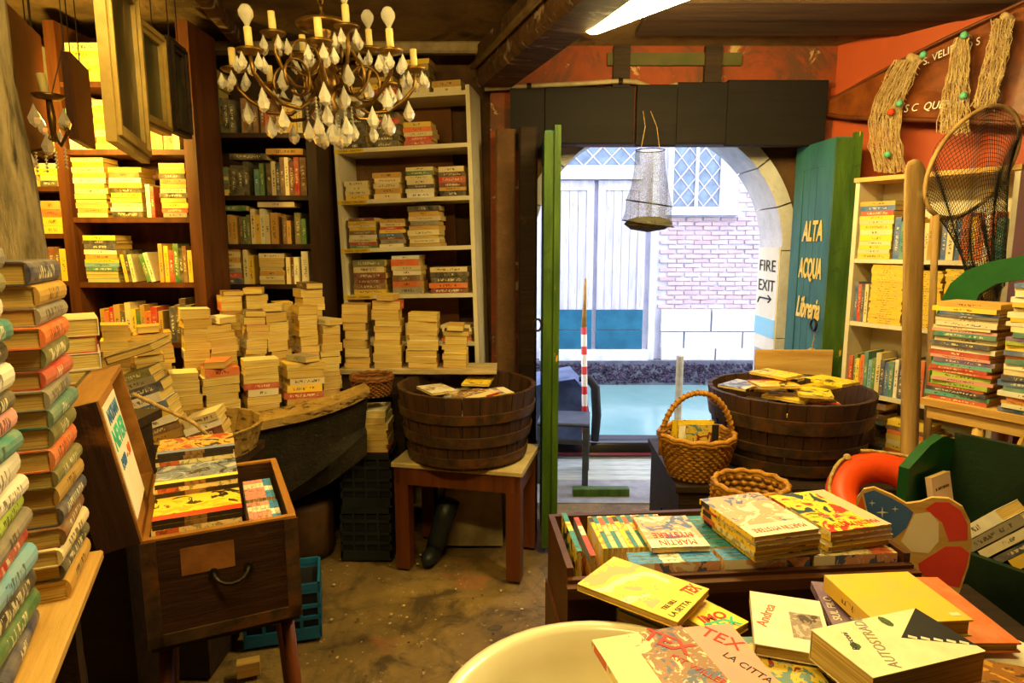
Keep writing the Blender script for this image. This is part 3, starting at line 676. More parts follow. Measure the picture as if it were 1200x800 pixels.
# mooring pole and black boat at the landing
mb = MB(); mb.tube([(0, 0, WZ - .4), (0, 0, .52)], .035, 10); tag(mb.build('mooring_post', M['pipe'], None, T(*(atY(795, 470, 6.2).xy), 0)), 'thin grey mooring post standing in the canal', 'post')
gb = thing('moored_boat', 'black lacquered boat with dark red trim moored outside', 'boat', T(0, 4.98, 0))
mb = MB(); n = 14; v = []; f = []
for i in range(n + 1):
    x = -1.6 + 4.6 * i / n; wv = .26 * math.sin(PI * min(1, max(.05, i / n))) ** .5
    for y, z in ((-wv * .6, WZ - .1), (-wv, .10), (-wv + .05, .13), (-wv + .1, .06), (wv - .1, .0), (wv - .05, .03), (wv, .02), (wv * .6, WZ - .1)): v.append((x, y, z))
for i in range(n):
    for j in range(7): a = i * 8 + j; f.append((a, a + 1, a + 9, a + 8))
mb.add(v, f); mb.build('hull', M['black_boat'], gb, None, True)
for s, z in ((-1, .03), (-1, -.12)):
    mb = MB(); mb.tube([(-1.6 + 4.6 * i / n, s * .26 * math.sin(PI * min(1, max(.05, i / n))) ** .5 * (1.0 if z > 0 else .88) - .02, z) for i in range(1, n)], .014, 6); mb.build('red_trim', M['red_boat'], gb)
# covered seat under a blue tarp
a = at(668, 460, 5.05); tp = thing('tarp_cover', 'slate blue tarp draped over the boat seat', 'tarp', T(.42, 4.98, .14))
mb = MB(); prof = [(-.42, 0), (-.42, .22), (-.36, .36), (-.2, .42), (.05, .45), (.14, .36), (.16, .2), (.17, 0)]
v = []; f = []
for j, (y, sh) in enumerate(((-.25, 1.0), (-.2, 1.06), (0, 1.1), (.2, 1.04), (.26, .9))):
    for x, z in prof: v.append((x, y + .02 * math.sin(x * 20 + j), z * sh + .01 * math.sin(x * 31 + j * 2)))
for j in range(4):
    for i in range(7): a_ = j * 8 + i; f.append((a_, a_ + 1, a_ + 9, a_ + 8))
f += [tuple(range(8)), tuple(range(39, 31, -1))]
mb.add(v, f); mb.build('cloth', M['tarp'], tp, None, True)
mb = MB(); mb.tube([(.2, -.29, .0), (.21, -.29, .2), (.2, -.26, .40), (.15, -.25, .47), (.08, -.24, .46)], [.03, .035, .035, .03, .02], 8); mb.build('padded_edge', M['ink'], tp, None, True)
# red-white pole
p0 = atZ(686, 548, .0); p1 = at(684, 362, 4.55)
mb = MB(); mb.tube([(0, 0, 0), (p1.x - p0.x, 0, 1.02)], .021, 10); mb.build
rw = tag(mb.build('banded_pole', M['redwhite'], None, T(p0.x, 4.5, 0), True), 'red and white banded pole leaning at the landing', 'pole')
mb = MB(); mb.tube([(p1.x - p0.x, 0, 1.02), (p1.x - p0.x + .005, 0, 1.36)], [.018, .008], 8); mb.build('pole_tip', M['pine'], rw, None, True)
# chair outside
ch = thing('wooden_chair', 'dark blue-grey painted chair standing on the doorstep', 'chair', T(.36, 4.32, 0) @ RZ(-8))
mb = MB(); mb.bbox(-.17, .17, -.17, .17, .40, .425, .008); mb.build('seat', M['navy_frame'], ch)
for x in (-.15, .15):
    for y in (-.15, .15): mb = MB(); mb.bbox(-.02, .02, -.02, .02, 0, .40, .004); mb.build('leg', M['navy_frame'], ch, T(x, y, 0))
for x in (-.15, .15):
    mb = MB(); mb.bbox(-.012, .012, -.13, .13, .13, .16, .004); mb.build('stretcher', M['navy_frame'], ch, T(x, 0, 0))
mb = MB(); mb.bbox(-.14, .14, -.012, .012, .28, .31, .004); mb.build('stretcher', M['navy_frame'], ch, T(0, -.15, 0))
mb = MB(); mb.bbox(-.16, .2, -.03, .03, 0, .05, .004); tag(mb.build('painted_block', M['green_edge'], None, T(.55, 3.98, 0)), 'green painted wood block lying by the chair', 'block')

# ---------------------------------------------------------------- green door leaves
def door_leaf(name, label, M4, W_, H_, th, side, faces):
    """leaf in local x (0 hinge .. W_ free edge), y thickness, z up; side = sign of the visible face"""
    d = thing(name, label, 'door', M4)
    box_obj('core', .01, W_ - .01, -th / 2 + .012, th / 2 - .012, .02, H_, M['green_door'], d)
    n = 3; iw = (W_ - .2) / n
    for k in range(n): box_obj('panel_plank', .1 + k * iw + .002, .1 + (k + 1) * iw - .002, -th / 2 + .004, th / 2 - .004, .9, H_ - .13, M['green_door'], d)
    for x0, x1 in ((0, .1), (W_ - .1, W_)): box_obj('stile', x0, x1, -th / 2, th / 2, .02, H_, M['green_door'], d)
    for z0, z1 in ((.02, .16), (.80, .9), (H_ - .13, H_)): box_obj('rail', .1, W_ - .1, -th / 2, th / 2, z0, z1, M['green_door'], d)
    box_obj('edge_board', W_, W_ + .016, -th / 2 - .004, th * .32, .02, H_ - .01, M['green_edge'], d)
    box_obj('edge_batten', W_, W_ + .03, th * .32, th / 2 + .02, .02, H_ + .02, M['green_edge'], d)
    return d
# right leaf: hinge near the jamb, swung into the room
RLF = frame(Vector((1.665, 3.80, 0)), Vector((.02, -.5, 0)), None)
dr = door_leaf('door_leaf', 'green door leaf on the right lettered ALTA ACQUA Libreria', RLF, .42, 2.13, .10, -1, 0)
# the visible face looks towards -X (room): which local y is it?
ly = RLF.to_3x3() @ Vector((0, 1, 0)); sg = -1 if ly.x > 0 else 1
def on_leaf(x, z):       # frame on the visible face, text x towards the free edge
    p = RLF @ Vector((x, sg * .0525, z)); nrm = (RLF.to_3x3() @ Vector((0, sg, 0)))
    ex = RLF.to_3x3() @ Vector((1, 0, 0)); m = frame(p, ex, Vector((0, 0, 1))); return RLF.inverted() @ m
for body, z, sz, wd_, shr in (('ALTA', 1.66, .15, .22, .15), ('ACQUA', 1.46, .15, .25, .1), ('Libreria', 1.245, .16, .26, .35)):
    lettering(body, sz, M['gold_paint'], dr, on_leaf(.245, z), shr, .001, width=wd_, bold=.004)
mb = MB(); mb.tube([(.37 + .03 * math.cos(a), sg * .075, 1.17 + .03 * math.sin(a)) for a in [2 * PI * k / 12 for k in range(12)]], .007, 6, closed=True); mb.build('ring_handle', M['iron'], dr, None, True)
mb = MB(); mb.tube([(.37, sg * .06, 1.14), (.36, sg * .07, 1.04)], .003, 5); mb.lathe([(.0, -.03), (.025, -.015), (.025, .015), (0, .03)], 8, 0, T(.36, sg * .07, 1.02)); mb.build('key_cord', M['rope'], dr)
# left leaf, seen edge on
LLF = frame(Vector((.19, 3.64, 0)), Vector((-.004, -.5, 0)), None)
dl = door_leaf('door_leaf', 'green door leaf on the left seen edge on', LLF, .42, 2.135, .055, 1, 0)
mb = MB(); mb.tube([(.45, -.06 + .02 * math.cos(a), 1.2 + .03 * math.sin(a)) for a in [2 * PI * k / 10 for k in range(10)]], .006, 6, closed=True); mb.build('ring_handle', M['iron'], dl, None, True)
# FIRE EXIT sign
SX = ACX + AR - .055 - .012
za, zb_ = atY(914, 414, 3.9).z, atY(914, 290, 3.9).z; W_, H_ = .32, zb_ - za
FSF = frame(Vector((SX, 4.20, za)), Vector((0, -1, 0)))      # x runs from the far end towards the room; -y faces the opening
fs = thing('exit_sign', 'white board with hand painted fire exit letters and a blue band', 'sign', FSF)
box_obj('board', 0, W_, 0, .010, 0, H_, M['paper'], fs); box_obj('blue_band', 0, W_, -.002, 0, H_ * .14, H_ * .32, surf('pale_blue_paint', (150, 206, 232), (136, 194, 222), 5, .6), fs)
for body, z, wd_ in (('FIRE', .82, .25), ('EXIT', .63, .25)): lettering(body, .10, M['ink'], fs, T(W_ * .5, -.003, H_ * z) @ RX(90), width=wd_)
mb = MB(); mb.tube([(W_ * .12, 0, H_ * .46), (W_ * .2, 0, H_ * .51), (W_ * .75, 0, H_ * .51)], .005, 5); mb.tube([(W_ * .62, 0, H_ * .54), (W_ * .77, 0, H_ * .51), (W_ * .64, 0, H_ * .475)], .005, 5); mb.build('arrow', M['ink'], fs, T(0, -.003, 0))

# ================================================================== BOOKCASES
def shelf_xy(px, py, t): return at(px, py, t)
G_W, G_D, G_B, G_R = 'books on the white bookcase', 'books on the dark bookcase', 'books on the brown bookcase', 'books on the pale right-hand bookcase'
# ---- white bookcase (turned ten degrees and a little out of true)
pL = at(408, 297, 3.62); pR = at(566, 289, 3.5)
WX = Vector((pR.x - pL.x, pR.y - pL.y, 0)); WLEN = WX.length
WF = frame(Vector((pL.x, pL.y, 0)), WX) @ RY(-1.6)
wz = [2.386, 2.12, 1.846, 1.582, 1.323, 1.054]
wc = thing('white_bookcase', 'tall white bookcase with sagging shelves in the middle', 'bookcase', WF)
SH = .012
box_obj('side_panel', 0, .022, 0, .28, 0.0, 2.40, M['white_shelf'], wc); box_obj('side_panel', WLEN - .022, WLEN, 0, .28, 0.0, 2.40, M['white_shelf'], wc)
box_obj('back_panel', .022, WLEN * .78, .27, .28, 0.05, 2.38, M['canvas_back'], wc)
for i, z in enumerate(wz + [.76, .45, .1]):
    bd_ = box_obj('shelf', .022, WLEN - .022, 0.002, .27, z - .022 - SH, z - SH, M['white_shelf'], wc)
    if 1 <= i <= 4:
        tp_ = box_obj('tape_label', 0.0, .17, -.002, 0, z - .024 - SH, z - .002 - SH, M['tape'], bd_)
txt = {1: 'CUCINA - CREATIVO', 2: 'CLASSICI - TASCABILI', 3: 'CLASSICI - RACCONTI', 4: 'CLASSICI - STRANIERI'}
def wx(px): return .03 + (px - 413) / 152.0 * (WLEN - .062)
def wstack(k, a, b, n, **kw):
    kw.setdefault('Tk', (.022, .04)); kw.setdefault('face', ['spine', 'fore', 'spine']); kw.setdefault('P', P_OLD)
    base = wz[k] - SH; wd_ = (b - a) / 152 * (WLEN - .062)
    ordn = kw.pop('ordn'); jx = min(.006, wd_ * .04)
    stack(WF @ T(wx((a + b) / 2), .02, base + .0005), n, (.11, .14), (wd_ * .84, wd_ * .93), kw['Tk'], kw['face'], kw['P'],
          f"in the {ordn} stack, white bookcase's {('top', 'second', 'third', 'fourth', 'fifth', 'sixth')[k]} shelf", G_W, jx, 2, cols=kw.get('cols'), name='paperback')
def wstacks(k, lst):
    for i, e in enumerate(lst):
        a, b, n = e[:3]; kw = dict(e[3]) if len(e) > 3 else {}
        wstack(k, a, b, n, ordn=ORD[i + 1], **kw)
wstacks(0, [(414, 448, 2), (450, 486, 3), (489, 526, 6, dict(cols=['cream', 'cream', 'brown', 'black', 'grey', 'yellow'], Tk=(.024, .034))), (527, 564, 2, dict(cols=['cream', 'ochre']))])
wstacks(1, [(413, 449, 5, dict(cols=['black'], face='spine', Tk=(.028, .036))), (450, 487, 6, dict(cols=['black', 'black', 'black', 'black', 'red', 'black'], face='spine', Tk=(.026, .034))), (489, 527, 5, dict(cols=['red', 'red', 'cream', 'orange', 'yellow'], face='spine', Tk=(.02, .028)))])
wstacks(2, [(413, 447, 4, dict(cols=['yellow', 'cream', 'cream', 'cream'], face='spine', Tk=(.022, .026))), (449, 486, 5, dict(cols=['cream', 'ochre', 'cream'], face='spine', Tk=(.024, .028))), (489, 526, 7, dict(cols=['white', 'ivory', 'black', 'cream', 'cream', 'green', 'cream'], face='spine', Tk=(.018, .028))), (528, 564, 6, dict(cols=['black', 'ochre', 'maroon', 'red', 'dark brown', 'cream'], face='spine', Tk=(.018, .032)))])
wstacks(3, [(414, 452, 9, dict(cols=['green', 'red', 'cream', 'ivory', 'brown', 'yellow', 'cream', 'yellow', 'maroon'], Tk=(.014, .022), face='spine')), (453, 487, 8, dict(cols=['ivory', 'grey', 'brown', 'blue', 'yellow', 'red', 'cream', 'ochre'], Tk=(.014, .024), face='spine')), (489, 531, 9, dict(cols=['brown', 'cream', 'white', 'cream', 'orange', 'grey', 'cream', 'ochre', 'black'], Tk=(.014, .03)))])
wstacks(4, [(416, 462, 6, dict(cols=['yellow', 'brown', 'maroon', 'maroon', 'cream', 'olive'], face='spine', Tk=(.024, .036))), (465, 505, 7, dict(cols=['grey', 'orange', 'brown', 'ivory', 'cream', 'orange', 'white'], face='spine', Tk=(.02, .036))), (512, 564, 5, dict(cols=['maroon', 'orange', 'black', 'black', 'cream'], face='spine', Tk=(.024, .034)))])
wstacks(5, [(524, 564, 5, dict(Tk=(.016, .024))), (478, 520, 3)])
for k in (1, 2, 3, 4):
    lettering(txt[k], .016, M['ink'], wc, T(.09, -.0025, wz[k] - SH - .013) @ RX(90), width=.13, ext=.0003)

# ---- dark bookcase
dL = at(237, 250, 3.42); dR = at(379, 250, 3.42)
DFm = frame(Vector((dL.x, 3.40, 0)), Vector((1, 0, 0))); DW = dR.x - dL.x
dc = thing('dark_bookcase', 'dark brown wooden bookcase behind the chandelier', 'bookcase', DFm)
for x0, x1 in ((0, .03), (DW - .05, DW)): box_obj('side_panel', x0, x1, 0, .28, 0, 2.56, M['dark_shelf'], dc)
box_obj('back_panel', .03, DW - .05, .27, .28, .05, 2.56, M['dark_shelf'], dc)
dz = [2.154, 1.844, 1.596, 1.388]
for z in [2.55] + dz + [1.08, .7, .3]: box_obj('shelf', .03, DW - .05, .004, .27, z - .024, z - .0005, M['dark_shelf'], dc)
def dx(px): return (px - 237) / 154.0 * DW
DN = ('upper', 'second', 'third', 'fourth')
def dstack(k, a, b, n, Tk, cols, ordn, face='spine', hard=False, z=0, P=P_OLD):
    wd_ = dx(b) - max(dx(a), .036)
    return stack(DFm @ T((max(dx(a), .036) + dx(b)) / 2, .015, dz[k] + .0005 + z), n, (.12, .15), (wd_ * .88, wd_ * .94), Tk, face, P, f"in the {ordn} stack, dark bookcase's {DN[k]} shelf", G_D, .003, 1.2, cols=cols, hard=hard, kind='hardback', name='hardback_book')
def drow(k, a, b, H, Tk, P, ordn, cols=None, start=1, **kw):
    return row(DFm @ T(0, 0, dz[k] + .0005), max(dx(a), .034), min(dx(b), DW - .053), H, Tk, P, f"{ordn} row, dark bookcase's {DN[k]} shelf", G_D, cols=cols, start=start, kind='hardback', name='hardback_book', **kw)
dstack(0, 246, 276, 7, (.042, .046), ['teal', 'ochre', 'olive', 'teal', 'green', 'olive', 'navy'], 'only', hard=True)
drow(0, 278, 299, .2, (.03, .032), P_OLD, 'first', ['black']); drow(0, 300, 322, .19, (.024, .03), P_OLD, 'second', ['brown', 'dark brown']); drow(0, 323, 348, .18, (.02, .026), P_OLD, 'third', ['maroon', 'orange', 'brown']); drow(0, 350, 384, .19, (.018, .03), P_OLD, 'fourth')
dstack(1, 246, 281, 9, (.014, .017), ['yellow', 'cream', 'green', 'brown', 'teal', 'cream', 'olive', 'teal', 'green'], 'only')
drow(1, 283, 311, .175, (.028, .03), P_OLD, 'first', ['black']); drow(1, 312, 326, .17, (.022, .024), P_OLD, 'second', ['teal', 'green']); drow(1, 327, 384, .2, (.018, .034), P_OLDHARD, 'third', ['dark brown', 'cream', 'navy', 'brown', 'ivory', 'maroon', 'red', 'brown'])
drow(2, 245, 263, .21, (.03, .032), P_OLD, 'first', ['cream', 'ivory']); drow(2, 264, 288, .165, (.02, .024), P_OLD, 'second', ['ochre', 'brown', 'ochre']); drow(2, 289, 303, .17, (.016, .02), P_OLD, 'third', ['brown', 'green', 'olive', 'yellow'])
drow(2, 304, 328, .185, (.022, .026), P_OLD, 'fourth', ['cream', 'yellow', 'ivory']); drow(2, 329, 342, .175, (.03, .036), P_OLD, 'fifth', ['ochre', 'brown']); drow(2, 343, 358, .15, (.018, .022), P_OLD, 'sixth', ['brown', 'ochre']); drow(2, 359, 386, .17, (.026, .036), P_OLD, 'seventh', ['olive', 'green', 'brown'])
dstack(3, 250, 290, 7, (.02, .03), ['navy', 'red', 'grey', 'cream', 'ochre', 'cream', 'ochre'], 'first')
drow(3, 292, 309, .185, (.022, .03), P_OLD, 'first', ['cream', 'yellow', 'ivory']); dstack(3, 310, 344, 7, (.02, .026), None, 'second', face=['fore', 'spine'])
drow(3, 346, 364, .16, (.016, .024), P_OLD, 'second', ['cream', 'brown', 'ivory', 'orange']); drow(3, 365, 386, .19, (.026, .04), P_OLD, 'third', ['ivory', 'black', 'cream'])
# loose books lying on top of the upright ones
for px, z, col, k, H in ((305, .177, 'black', 1, 1), (350, .202, 'ochre', 1, 1), (276, .168, 'green', 2, 1), (336, .187, 'cream', 2, 1)):
    w = .03 if k == 1 else .026
    add_book(DFm @ T(dx(px), .085, dz[k] + z + .003) @ RZ(90), .12, .19, w, col, f"{col} book lying across the upright books on the dark bookcase's {DN[k]} shelf", G_D, True, name='hardback_book')

# ---- brown bookcase at the left: two bays
BY = 3.06
def bxw(px): return (px - 600) / F * 3.05
BF0 = frame(Vector((0, BY, 0)), Vector((1, 0, 0)))
bc = thing('brown_bookcase', 'brown wooden bookcase on the left crammed with paperbacks', 'bookcase', BF0)
XL0, XM, XR = bxw(-10), bxw(86), bxw(233)
for x0, x1 in ((XL0 - .025, XL0), (XM - .025, XM + .025), (XR - .025, XR + .03)): box_obj('upright', x0, x1, 0, .27, 0, 2.58, M['brown_shelf'], bc)
box_obj('back_panel', XL0, XR, .26, .27, .05, 2.58, M['brown_shelf'], bc)
rz_ = [2.32, 2.025, 1.72, 1.418, 1.13]; lz_ = [2.30, 2.03, 1.86, 1.645, 1.424, 1.13]
for z in rz_ + [.8, .4]: box_obj('shelf', XM + .025, XR - .025, .004, .26, z - .024, z - .0005, M['brown_shelf'], bc)
for z in lz_ + [.8, .4]: box_obj('shelf', XL0, XM - .025, .004, .26, z - .022, z - .0005, M['brown_shelf'], bc)
BN = ('top', 'second', 'third', 'fourth', 'fifth', 'sixth')
def bcl(a, b): return (max(bxw(a), XM + .031), min(bxw(b), XR - .031)) if a > 86 else (max(bxw(a), XL0 + .006), min(bxw(b), XM - .031))
def bstack(z, nm, a, b, n, Tk, ordn, cols=None, P=P_MIX, face=('spine', 'fore', 'spine')):
    xa, xb = bcl(a, b); wd_ = xb - xa
    return stack(BF0 @ T((xa + xb) / 2, .012, z + .0005), n, (.11, .14), (wd_ * .88, wd_ * .97), Tk, list(face), P, f"in the {ordn} stack, {nm}", G_B, .003, 1.5, cols=cols, kind='novel', name='novel')
def brow(z, nm, a, b, H, Tk, ordn, cols=None, P=P_MIX, start=1, lean=0):
    return row(BF0 @ T(0, 0, z + .0005), *bcl(a, b), H, Tk, P, f"{ordn} row, {nm}", G_B, cols=cols, start=start, lean=lean, kind='novel')
N = "brown bookcase's %s right shelf"
bstack(rz_[0], N % 'top', 98, 140, 5, (.03, .04), 'first', P=pal('yellow:3 cream:2')); bstack(rz_[0], N % 'top', 142, 184, 5, (.03, .04), 'second', P=P_OLD); brow(rz_[0], N % 'top', 186, 226, .19, (.02, .03), 'only', P=P_OLD)
bstack(rz_[1], N % 'second', 93, 122, 9, (.02, .03), 'first', cols=['ivory', 'white', 'red', 'lime', 'red', 'navy', 'teal', 'sky blue', 'blue']); bstack(rz_[1], N % 'second', 124, 150, 8, (.022, .03), 'second', P=P_OLD)
brow(rz_[1], N % 'second', 152, 228, .21, (.022, .03), 'only', cols=['cream', 'orange', 'ochre', 'orange', 'red', 'orange', 'ochre', 'brown', 'orange'])
bstack(rz_[2], N % 'third', 93, 133, 12, (.018, .026), 'first', cols=['cream', 'ochre', 'cream', 'red', 'orange', 'cream', 'yellow', 'white', 'yellow', 'cream', 'yellow', 'cream', 'red'])
bstack(rz_[2], N % 'third', 135, 174, 10, (.018, .03), 'second', cols=['black', 'ivory', 'cream', 'red', 'yellow', 'black', 'yellow', 'white', 'orange', 'yellow'])
brow(rz_[2], N % 'third', 176, 191, .16, (.018, .026), 'only', cols=['white', 'red', 'yellow']); bstack(rz_[2], N % 'third', 193, 226, 11, (.018, .025), 'third', cols=['grey', 'red', 'yellow', 'black', 'black', 'cream', 'black', 'orange', 'dark brown', 'orange', 'white'])
bstack(rz_[3], N % 'fourth', 98, 139, 11, (.014, .026), 'first', cols=['turquoise', 'sky blue', 'turquoise', 'teal', 'sky blue', 'yellow', 'ochre', 'white', 'navy', 'black', 'yellow'])
brow(rz_[3], N % 'fourth', 140, 160, .15, (.012, .018), 'first', cols=['yellow', 'black', 'cream', 'red'], lean=-8); brow(rz_[3], N % 'fourth', 161, 182, .16, (.014, .022), 'second', cols=['green', 'ivory', 'cream'], lean=-14)
brow(rz_[3], N % 'fourth', 186, 228, .19, (.016, .026), 'third', cols=['ochre', 'yellow', 'red', 'green', 'black', 'brown', 'yellow', 'dark brown'])
brow(rz_[4], N % 'fifth', 110, 190, .19, (.02, .03), 'first', cols=['ochre', 'orange', 'red', 'ochre', 'black', 'cream', 'yellow', 'green']); brow(rz_[4], N % 'fifth', 192, 228, .21, (.026, .03), 'second', cols=['navy', 'dark brown', 'dark brown', 'olive'])
N = "brown bookcase's %s left shelf"
bstack(lz_[1], N % 'second', 28, 55, 5, (.025, .035), 'first', P=pal('yellow:2 cream:2 orange red')); bstack(lz_[1], N % 'second', 57, 80, 6, (.025, .03), 'second', P=pal('yellow:2 cream:2 orange red'))
bstack(lz_[2], N % 'third', 30, 54, 4, (.022, .03), 'first', cols=['cream', 'black', 'yellow', 'yellow']); bstack(lz_[2], N % 'third', 56, 80, 4, (.022, .03), 'second', cols=['black', 'yellow', 'yellow', 'cream'])
brow(lz_[3], N % 'fourth', 22, 52, .17, (.02, .04), 'only', cols=['brown', 'blue', 'cream', 'ivory', 'cream']); bstack(lz_[3], N % 'fourth', 53, 81, 4, (.03, .04), 'only', cols=['yellow', 'yellow', 'orange', 'ochre'])
brow(lz_[4], N % 'fifth', 24, 81, .17, (.02, .035), 'only', cols=['ochre', 'ochre', 'cream', 'ochre', 'brown', 'maroon', 'brown', 'yellow'])
brow(lz_[0], N % 'top', 10, 81, .2, (.025, .035), 'only', P=P_OLD)

# ---- pale bookcase on the right, parallel to the orange wall
r0 = at(1001, 303, 3.12)
RF = frame(Vector((r0.x, r0.y, 0)), RU)       # x towards the camera along the wall; y away from the room?
if (RF.to_3x3() @ Vector((0, 1, 0))).dot(RN) > 0: RF = frame(Vector((r0.x, r0.y, 0)), RU, -RN)
RW = .62
rc = thing('pale_bookcase', 'pale wooden bookcase against the orange wall', 'bookcase', RF)
for x0, x1 in ((-.02, 0), (RW, RW + .02)): box_obj('side_panel', x0, x1, 0, .22, 0, 1.885, M['white_shelf'], rc)
box_obj('top_panel', -.025, RW + .025, -.01, .22, 1.885, 1.905, M['pine'], rc)
box_obj('back_panel', 0, RW, .21, .22, .05, 1.885, M['white_shelf'], rc)
rz = [1.528, 1.2255, .886, .56, .25]
for z in rz: box_obj('shelf', 0, RW, .003, .21, z - .02, z - .0005, M['white_shelf'], rc)
def rx(px): return {}.get(px)
RNM = ('top', 'second', 'third', 'fourth', 'lowest')
def rstack(k, a, b, n, Tk, ordn, cols=None, P=P_BRIGHT, face='spine', kind='novel', z0=0):
    return stack(RF @ T((a + b) / 2, .01, rz[k] + .0005 + z0), n, (.11, .14), ((b - a) * .92, (b - a) * .98), Tk, face, P, f"in the {ordn} stack, pale bookcase's {RNM[k]} shelf", G_R, .003, 1.2, cols=cols, kind=kind, name='pulp_booklet' if 'thin' in kind else 'novel')
def rrow(k, a, b, H, Tk, ordn, cols=None, P=P_BRIGHT, start=1): return row(RF @ T(0, 0, rz[k] + .0005), a, b, H, Tk, P, f"{ordn} row, pale bookcase's {RNM[k]} shelf", G_R, cols=cols, start=start, kind='novel')
rstack(0, .005, .165, 12, (.018, .026), 'first', cols=['yellow', 'cream', 'yellow', 'cream', 'yellow', 'cream', 'yellow', 'cream', 'yellow', 'red', 'blue', 'ochre'])
rrow(0, .17, .36, .19, (.018, .026), 'first', cols=['blue', 'teal', 'orange', 'sky blue', 'yellow', 'cream', 'ochre']); rrow(0, .37, .6, .2, (.018, .03), 'second')
rrow(1, .005, .075, .19, (.012, .018), 'only', cols=['blue', 'red', 'navy', 'cream', 'red'])
rstack(1, .08, .235, 26, (.0095, .0105), 'first', P=['yellow'], kind='thin booklet'); rstack(1, .24, .395, 24, (.0095, .0105), 'second', P=['yellow'], kind='thin booklet'); rstack(1, .40, .56, 25, (.0095, .0105), 'third', P=['yellow'], kind='thin booklet')
rrow(2, .005, .24, .2, (.014, .024), 'first', cols=['red', 'green', 'yellow', 'orange', 'teal', 'sky blue', 'green', 'cream', 'navy', 'blue', 'teal', 'white', 'ivory', 'red', 'white']); rrow(2, .245, .6, .2, (.016, .024), 'second')
rstack(3, .005, .2, 11, (.018, .03), 'first', P=P_MIX, face=['spine', 'short']); rstack(3, .21, .4, 10, (.018, .03), 'second', P=P_MIX); rrow(3, .41, .6, .2, (.016, .024), 'only')

# ================================================================== GONDOLA FULL OF BOOKS
GA = Vector((-1.2, 2.70, 0)); GU = Vector((.84, .543, 0)).normalized(); GN = Vector((-GU.y, GU.x, 0))
GF = frame(GA, GU)                                    # x along the gunwale to the right, y inwards
def gpt(px, py, d): return atP(px, py, GA + GN * d, GN)
DECK = .84
gd = thing('gondola', 'old black gondola with flaking gunwale piled with paperbacks', 'boat', GF)
xsg = [-.95, -.6, -.2, .02, .30, .42, .52, .60]; wdg = [.56, .54, .46, .40, .36, .16, .09, .04]
hz = [.80, .815, .83, .845, .865, .885, .91, .94]
v = []; f = []
for x, w, z in zip(xsg, wdg, hz):
    lift = max(0, (x + .15)) ** 1.5 * .62
    v += [(x, w * .5 - .0, .18 + lift), (x, w * .16, .30 + lift), (x, .03, .52 + lift * .5), (x, -.02, z - .06), (x, -.03, z - .055), (x, -.03, z - .05), (x, .0, z - .05), (x, w, z - .05), (x, w + .02, z - .06), (x, w * .84, .30 + lift)]
n = 10
for i in range(len(xsg) - 1):
    for j in range(n): f.append((i * n + j, i * n + (j + 1) % n, (i + 1) * n + (j + 1) % n, (i + 1) * n + j))
f += [tuple(range(n)), tuple(range(len(v) - 1, len(v) - n - 1, -1))]
mb = MB(); mb.add(v, f); mb.build('hull', M['gondola_hull'], gd)
mb = MB(); v = []; f = []
for x, z in zip(xsg, hz): gi = .085 if x < .4 else (.07 if x < .5 else (.05 if x < .6 else .02)); v += [(x, -.05, z - .05), (x, -.05, z - .012), (x, gi, z), (x, gi, z - .05)]
for i in range(len(xsg) - 1):
    for j in range(4): f.append((i * 4 + j, i * 4 + (j + 1) % 4, (i + 1) * 4 + (j + 1) % 4, (i + 1) * 4 + j))
f += [(0, 1, 2, 3), tuple(len(v) - 1 - k for k in range(4))]
mb.add(v, f); mb.build('gunwale', M['gondola_top'], gd)
mb = MB(); mb.box(-.95, .49, .09, .40, DECK - .03, DECK); mb.box(.0, .47, .40, .48, DECK - .03, DECK); mb.box(.49, .57, .2, .345, DECK - .03, DECK); mb.build('deck', M['dark_wood'], gd)
mb = MB(); mb.box(-.02, .46, .353, .48, DECK, 1.06); mb.build('seat_box', M['dark_wood'], gd)
for x in (-.7, .15): mb = MB(); mb.box(x - .06, x + .06, .12, .45, 0, .34); mb.build('trestle', M['dark_wood'], gd)
mb = MB(); mb.lathe([(.0, 0), (.12, 0), (.13, .05), (.13, .26), (.12, .29), (0, .29)], 20); tag(mb.build('rusty_drum', surf('rusty_brown_drum', (84, 54, 30), (52, 34, 22), 6, .6, bmp=.3), None, T(-1.06, 3.2, 0), True), 'rusty brown drum standing under the gondola', 'drum')
